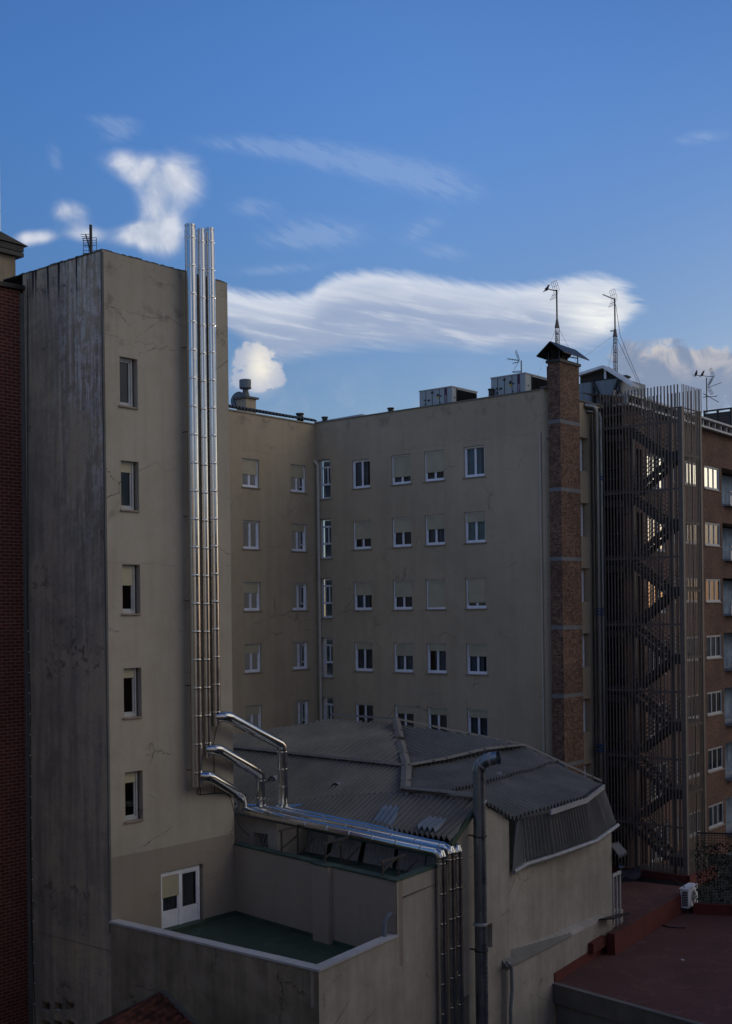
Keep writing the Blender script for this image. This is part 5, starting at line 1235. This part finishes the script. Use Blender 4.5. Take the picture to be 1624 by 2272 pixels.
# aerial on the tower roof
tr_ = thing('tv_antenna', plT.P(.8, zTop, -.6), 'dark grid television aerial on the tower roof edge', 'antenna')
b = plT.hitP(202, 566, -.6); t = plT.hitP(201, 499, -.6); b.z = zTop-.05; t.x, t.y = b.x, b.y
w = MB(); w.tube([b, t], .045, 8); w.build('pole', MAT['dark'], tr_)
w = MB(); s_ = Vector((1, .0, 0)); cen = plT.hitP(197, 548, -.6)
for k in range(9):
    if k == 4: continue
    z = cen.z-.33+.075*k; w.bar(Vector((cen.x-.16*1.0, cen.y, z)), Vector((cen.x+.23, cen.y, z)), .012)
for xx in (-.16, .0, .10, .23): w.bar(Vector((cen.x+xx, cen.y, cen.z-.33)), Vector((cen.x+xx, cen.y, cen.z+.27)), .012)
w.build('grid_reflector', MAT['dark'], tr_)
w = MB(); a = plT.hitP(199, 553, -.7); e = plT.hitP(190, 520, -.9); w.bar(a, e, .03)
for k in range(7): c = a.lerp(e, .15+.85*k/6); w.bar(c-Vector((.15, 0, 0)), c+Vector((.13, 0, 0)), .012)
w.build('aerial', MAT['dark'], tr_)

# ---------------- red membrane roofs
zLo = -12.50; zUp = -12.10
low = thing('red_roof_building', on_z(1228, 2177, STREET) if False else Vector((9, 40, STREET)), 'low building with dull red membrane roof terraces and a grey slab edge', 'building')
cA = Vector(plD.P(plD.u(1228, 2177, .3), zLo, .28)); dF = Vector((.85, -.30, 0)).normalized()
fr_e = on_z(1546, 2272, zLo); dF = Vector(((fr_e-cA).x, (fr_e-cA).y, 0)).normalized(); cB = cA+dF*16; in_ = Vector((G3.x, G3.y, 0))
w = MB(); w.face([cA, cB, cB+in_*30, cA+in_*30-Vector((0, 0, 0))]); w.build('lower_roof', MAT['red'], low)
plFr = Plane((cA.x, cA.y), dF.xy, (-.3, -1))
w = MB(); w.pbox(plFr, -.02, 16, zLo-.62, zLo-.004, -.3, .05); w.pbox(plFr, -.02, 16, zLo-.02, zLo+.03, -.12, .08); w.build('slab_edge', MAT['conc_plain'], low)
w = MB(); wall(w, Plane(tuple(plFr.P(.12, 0, -.05).xy), dF.xy, (-.3, -1)), 0, 16, STREET, zLo-.6); w.build('front_wall', plaster('grey_render', (.16, .165, .17), .3, .2), low)  # even grey render below the slab edge
w = MB(); q = plFr.P(3.6, zLo-.6, .0); w.tube([q, q-Vector((0, 0, 3))], .05, 10); w.build('drainpipe', MAT['pvc_grey'], low)
# upstand between the two levels
uA_ = on_z(1365, 2120, zLo); uB_ = on_z(1514, 2026, zLo); plU = Plane((uA_.x, uA_.y), Vector((uB_.x-uA_.x, uB_.y-uA_.y)), (.8, -.5)); LU = math.hypot(uB_.x-uA_.x, uB_.y-uA_.y); zU = plU.z(1365, 2073)
w = MB(); w.hexa([plU.P(0, zLo+.001, 0), plU.P(LU, zLo+.001, 0), plU.P(LU, zLo+.001, -.32), plU.P(0, zLo+.001, -.32), plU.P(0, zU, -.02), plU.P(LU, zU, -.02), plU.P(LU, zU, -.32), plU.P(0, zU, -.32)])
sdir_ = plD
w.pbox(plD, plD.u(1228, 2177, .3)+.05, plD.u(1350, 2093, .3), zLo+.001, zLo+.34, .3, .34)
w.pbox(plU, -1.2, 0, zLo+.3, zU-.1, -1.5, -.33)
w.build('upstand', MAT['red_wall'], low)
w = MB(); a0_ = plU.P(-.9, zUp, -.3); w.face([plU.P(-1.1, zUp, -.3), plU.P(LU+3, zUp, -.3), plU.P(LU+3, zUp, -9), plU.P(-1.1, zUp, -9)]); w.pbox(plU, -.0, LU, zU, zU+.02, -.30, -.04); w.build('upper_roof', MAT['red'], low)
# kerb round the stair and the planter wall on the right
w = MB(); w.pbox(plS1, -.18, Wd+1.5, zUp+.0, zUp+.30, .02, .20); w.pbox(plS2, -.2, Dp+.6, zLo, zUp+.30, .02, .22); w.build('kerb', MAT['red_wall'], low)
w = MB(); w.pbox(plS1, -.16, Wd+1.5, zLo, zUp-.01, -Dp-1, .18); w.build('stair_plinth', MAT['steel_dark'], low)
gR = on_z(1572, 2030, zLo); plG = Plane((gR.x, gR.y), Vector((.89, -.22)), (-.2, -1))
w = MB(); w.pbox(plG, -.6, 8, zLo, plG.z(1600, 2008), -.3, 0); w.build('planter_wall', MAT['red_wall'], low)
fz0 = plG.z(1600, 2006); fz1 = plG.z(1600, 1852)
lt = thing('lattice_fence', plG.P(1.5, fz0, -.1), 'dark green lattice fence grown over with plants at the right edge', 'fence')
w = MB(); k = 0
while k*.11 < 7: w.pbox(plG, -.4+k*.11, -.385+k*.11, fz0, fz1, -.12, -.105); k += 1
k = 0
while fz0+k*.11 < fz1: w.pbox(plG, -.4, 6.5, fz0+k*.11, fz0+k*.11+.016, -.104, -.09); k += 1
w.pbox(plG, -.4, 6.5, fz1, fz1+.06, -.14, -.07); w.build('lattice_panel', MAT['dark'], lt)
w = MB(); rnd = random.Random(3)
for i in range(3800):
    p = plG.P(rnd.uniform(-.5, 6.5), fz0+(fz1-fz0-.35)*rnd.random()**.9+.0, -.16-abs(rnd.gauss(0, .14)))
    a = Vector((rnd.uniform(-1, 1), rnd.uniform(-1, 1), rnd.uniform(-1, 1))).normalized(); b = a.cross(Vector((rnd.random(), rnd.random(), rnd.random()))).normalized(); s_ = rnd.uniform(.04, .085)
    w.face([p-a*s_, p-b*s_*.5, p+a*s_, p+b*s_*.5])
w.build('hedge', MAT['leaf'], label='dense dark hedge growing behind the lattice fence', cat='hedge')
w = MB(); w.face([plG.P(-.6, fz0-.3, -.32), plG.P(9, fz0-.3, -.32), plG.P(9, fz0-.3, -12), plG.P(-.6, fz0-.3, -12)]); w.build('garden_bed', MAT['leaf'], low)
# outdoor air conditioner on brackets
ca = at_d(1532, 2013, 50.6); plX = Plane((ca.x, ca.y), G3, (.844, -.537)); za = ca.z; a0, a1 = plX.u(1527.5, 2000), plX.u(1548, 2000); zt = plX.z(1538, 1968)
ac = thing('air_conditioner', plX.P((a0+a1)/2, za), 'white outdoor air conditioner with round fan grille at the end of the red upstand', 'air conditioner')
w = MB(); dp = .36; P = [(a0, -dp+.05), (a0-.0, -.0), (a1, -.0), (a1, -dp), (a0+.06, -dp)]
P = [(a0, -dp*.8), (a0, 0), (a1, 0), (a1, -dp), (a0+.07, -dp)]
lo_ = [plX.P(u, za, o) for u, o in P]; hi_ = [plX.P(u, zt, o) for u, o in P]
for i in range(5): w.face([lo_[i], lo_[(i+1) % 5], hi_[(i+1) % 5], hi_[i]])
w.face(hi_); w.face(lo_[::-1]); w.build('casing', MAT['white'], ac)
w = MB(); w.hexa([plX.P(u, z, o) for z in (zt, zt+.03) for u, o in ((a0-.03, .02), (a1+.02, .02), (a1+.02, -dp-.02), (a0-.03, -dp-.02))]); w.build('lid', MAT['white'], ac)
w = MB(); plX2 = Plane(tuple(plX.P(a0, 0).xy), (plX.n.x, plX.n.y), (-G3.x, -G3.y))
for k in range(9): z = za+.08+(zt-za-.14)*k/9; w.pbox(plX2, -dp*.8+.02, -.03, z, z+.045, .002, .012)
w.build('side_fins', MAT['dark'], ac)
w = MB(); cu_ = (a0+a1)/2+.04; cz_ = (za+zt)/2; n = 24
w.face([plX.P(cu_+.24*math.cos(2*math.pi*k/n), cz_+.24*math.sin(2*math.pi*k/n), .004) for k in range(n)]); fanm = w.build('fan_opening', MAT['dark'], ac)
w = MB()
for rr in (.07, .13, .19, .245):
    Q = [plX.P(cu_+rr*math.cos(2*math.pi*k/n), cz_+rr*math.sin(2*math.pi*k/n), .016) for k in range(n+1)]
    for a, b in zip(Q, Q[1:]): w.bar(a, b, .012)
for k in range(4): w.bar(plX.P(cu_, cz_, .02), plX.P(cu_+.24*math.cos(k*math.pi/2), cz_+.24*math.sin(k*math.pi/2), .02), .012)
w.build('grille', MAT['white_dim'], ac)
w = MB()
for uu in (a0+.1, a1-.12): w.pbox(plX, uu, uu+.04, za-.06, za-.001, -dp-.25, .04)
w.pbox(plX, a0+.1, a1-.08, za-.12, za-.061, -dp-.26, -dp-.2); w.build('bracket', MAT['dark'], ac)
w = MB(); q = plX.P(a0+.2, zt+.03, -dp*.6); w.tube([q, q+Vector((-.05, .2, .1)), q+Vector((-.35, .9, .25))], .02, 6); w.build('hose', MAT['dark'], ac)
# bits lying about
w = MB(); w.tube([on_z(x, y, zLo+.03) for x, y in ((1459, 2047), (1468, 2052), (1482, 2056), (1500, 2058), (1521, 2058))], .025, 6); w.build('loose_hose', MAT['dark'], label='short black hose lying on the lower red roof', cat='hose')
fp = on_z(1378, 2047, zUp); 
def debris(x, y, z, s, label, mat='white', name='debris'):
    p = on_z(x, y, z); w = MB(); a = random.random()*3
    for k in range(3):
        c = p+Vector((random.uniform(-s, s), random.uniform(-s, s), .01)); d = Vector((math.cos(a+k), math.sin(a+k), .1))*s*.6; e = Vector((-math.sin(a+k), math.cos(a+k), .15))*s*.4; w.hexa([c-d-e, c+d-e, c+d+e, c-d+e]+[q+Vector((0, 0, .03)) for q in (c-d-e, c+d-e, c+d+e, c-d+e)])
    w.build(name, MAT[mat], label=label, cat='debris')
debris(1414, 2048, zUp+.02, .16, 'small white scrap lying on the upper red roof', 'gutter')
debris(1538, 2022, zLo+.0, .12, 'white scrap lying under the outdoor air conditioner', 'gutter')
debris(1513, 2131, zLo, .05, 'tiny white speck of litter in the middle of the lower red roof')
# broken sheet heap and old window leaning at the hall's far corner
w = MB()
for (x, y, dx, dz, t) in ((1402, 1945, .7, .25, .4), (1392, 1952, .5, .4, -.5), (1410, 1953, .6, .1, .9), (1396, 1938, .4, .5, 1.4)):
    c = on_z(x, y, zUp+.02); a = Vector((math.cos(t), math.sin(t), .2))*dx; b = Vector((-math.sin(t)*.5, math.cos(t)*.5, dz*.8)); w.hexa([c-a, c+a, c+a+b, c-a+b]+[q+Vector((.02, -.02, .03)) for q in (c-a, c+a, c+a+b, c-a+b)])
w.build('sheet_scrap', MAT['galv'], label='heap of crumpled metal sheets on the upper red roof by the hall corner', cat='scrap')
ann = thing('lean_to', plD.P(uDe, zUp, -.3), 'ragged lean-to of old frames and corrugated scraps on the hall far corner', 'lean-to')
pe = Plane(tuple(plD.P(uDe, 0).xy), G3, (.844, -.537))
w = MB(); 
for (u_, a_, b_) in ((.15, 1938, 2050), (.5, 1938, 2060), (.85, 1940, 2075)): w.pbox(pe, u_, u_+.07, pe.z(1365, b_), pe.z(1365, a_), -.06, .0)
w.pbox(pe, .1, .95, pe.z(1365, 1944), pe.z(1365, 1938), -.07, .01); w.build('frame', MAT['white_dim'], ann)
w = MB(); w.pbox(pe, .0, 1.3, STREET, pe.z(1365, 2030), -.9, -.07); w.build('block', MAT['plaster_side'], ann)
w = MB(); corr(w, [pe.P(.05, pe.z(1366, 1872), -.1), pe.P(.95, pe.z(1366, 1876), -.1), pe.P(1.05, pe.z(1366, 1905), .25), pe.P(.1, pe.z(1366, 1905), .25)], G3, sag=.02, rows=4); w.build('corrugated_scrap', MAT['roof_sheet_b'], ann, True)
w = MB(); q = on_z(1346, 2036, -12); p0 = plD.hitP(1328, 2042, .3); p1 = plD.hitP(1372, 2030, .3); w.hexa([p0, p0+Vector((.5, -.3, .1)), p1+Vector((.4, -.3, .1)), p1]+[v+Vector((0, 0, .05)) for v in (p0, p0+Vector((.5, -.3, .1)), p1+Vector((.4, -.3, .1)), p1)]); w.build('canopy_flap', MAT['dark'], ann)

# ---------------- clay tile roof below the flank
zT = -13.2; pk = at_d(365, 2203, 31.5); 
tl = thing('tiled_shed', Vector((pk.x, pk.y, STREET)), 'dark mossy clay tile roof of a shed at the foot of the stained wall', 'shed')
lft = at_d(180, 2290, 34.0); rgt = at_d(455, 2272, 29.6); dnl = Vector((-.64, -.768, -.42))*5
pk = plF.P(plF.u(365, 2203), plF.z(365, 2203), .03); lft = plF.P(plF.u(190, 2272), plF.z(190, 2272)-.25, .03); rgt = plF.P(plF.u(455, 2272)+.3, plF.z(458, 2274)-.4, .03)
w = MB(); w.hexa([lft, pk+dnl*0, pk+Vector((-3.5, -4.2, -1.2)), lft+Vector((-3.5, -4.2, -1.2))]+[v+Vector((0, 0, .02)) for v in (lft, pk, pk+Vector((-3.5, -4.2, -1.2)), lft+Vector((-3.5, -4.2, -1.2)))])
dv = Vector((-3.5, -4.2, -1.2)); nR = 22; rnd = random.Random(5)
for side in (0, 1):
    A, B = (pk, lft) if side == 0 else (pk, rgt); nc = int((B-A).length/.21)
    for i in range(nc):
        for j in range(nR):
            c = A.lerp(B, (i+.5)/nc)+dv*((j+.5)/nR); d = dv.normalized(); s_ = (B-A).normalized(); r_ = .085; L = .17; jt = rnd.uniform(-.01, .02)
            arc = [(s_*(math.cos(a)*r_)+Vector((0, 0, math.sin(a)*r_*.8+jt))) for a in [math.pi*k/4 for k in range(5)]]
            for p_, q_ in zip(arc, arc[1:]): w.face([c+d*(-L)+p_+Vector((0, 0, .03)), c+d*(-L)+q_+Vector((0, 0, .03)), c+d*L+q_, c+d*L+p_])
w.face([pk, rgt, rgt+dv, pk+dv]); w.build('tile_roof', MAT['tile'], tl)
w = MB(); w.bar(pk+Vector((0, -.02, .06)), rgt+Vector((0, -.02, .06)), .14, .10); w.bar(pk+Vector((0, -.02, .06)), lft+Vector((0, -.02, .06)), .12, .08); w.build('verge', MAT['conc_plain'], tl)
w = MB(); base = [lft+dv, pk+dv, rgt+dv, rgt, lft]; lo_ = [Vector((p.x, p.y, STREET)) for p in base]
for i in range(3): w.face([lo_[i], lo_[i+1], base[i+1]-Vector((0, 0, .05)), base[i]-Vector((0, 0, .05))]) if i < 2 else w.face([lo_[2], lo_[3], base[3]-Vector((0, 0, .05)), base[2]-Vector((0, 0, .05))])
w.face([lo_[0], base[0], base[4], lo_[4]]); w.build('wall', MAT['plaster_low'], tl)

# ---------------- unseen neighbours added behind and beside the viewpoint to shade the courtyard
def slab(name, p, d, L, depth, z1, n, mat, label, wm=None):
    pl = Plane(p, d, n); r = thing(name, pl.P(L/2, STREET, -depth/2), label, 'building'); w = MB()
    H = [(2.0+i*3.4, 3.1+i*3.4, z1-2.4-3*k, z1-1.1-3*k) for i in range(int((L-3)/3.4)) for k in range(7)]
    wall(w, pl, 0, L, STREET, z1, H, .15); w.build('front_wall', MAT[mat], r)
    w = MB(); w.pbox(pl, .01, L-.01, STREET, z1-.01, -depth, -.35); w.build('inner_block', MAT['dark_room'], r)
    w = MB(); w.pbox(pl, -.05, L+.05, z1, z1+.12, -depth, .08); w.build('roof', MAT['conc_plain'], r)
    return r
slab('unseen_neighbour', tuple((Vector((0, -1.3))-G1*20)), tuple(G1), 47, 12, NB_H1, (.64, .768), 'plaster_b', 'unseen rendered block added behind the viewpoint to shade the courtyard')
slab('unseen_neighbour', (15, 9), tuple(G2), 38, 10, NB_H2, (-.768, .64), 'brick_far', 'unseen brick block added beyond the red roof on the right to shade the courtyard')
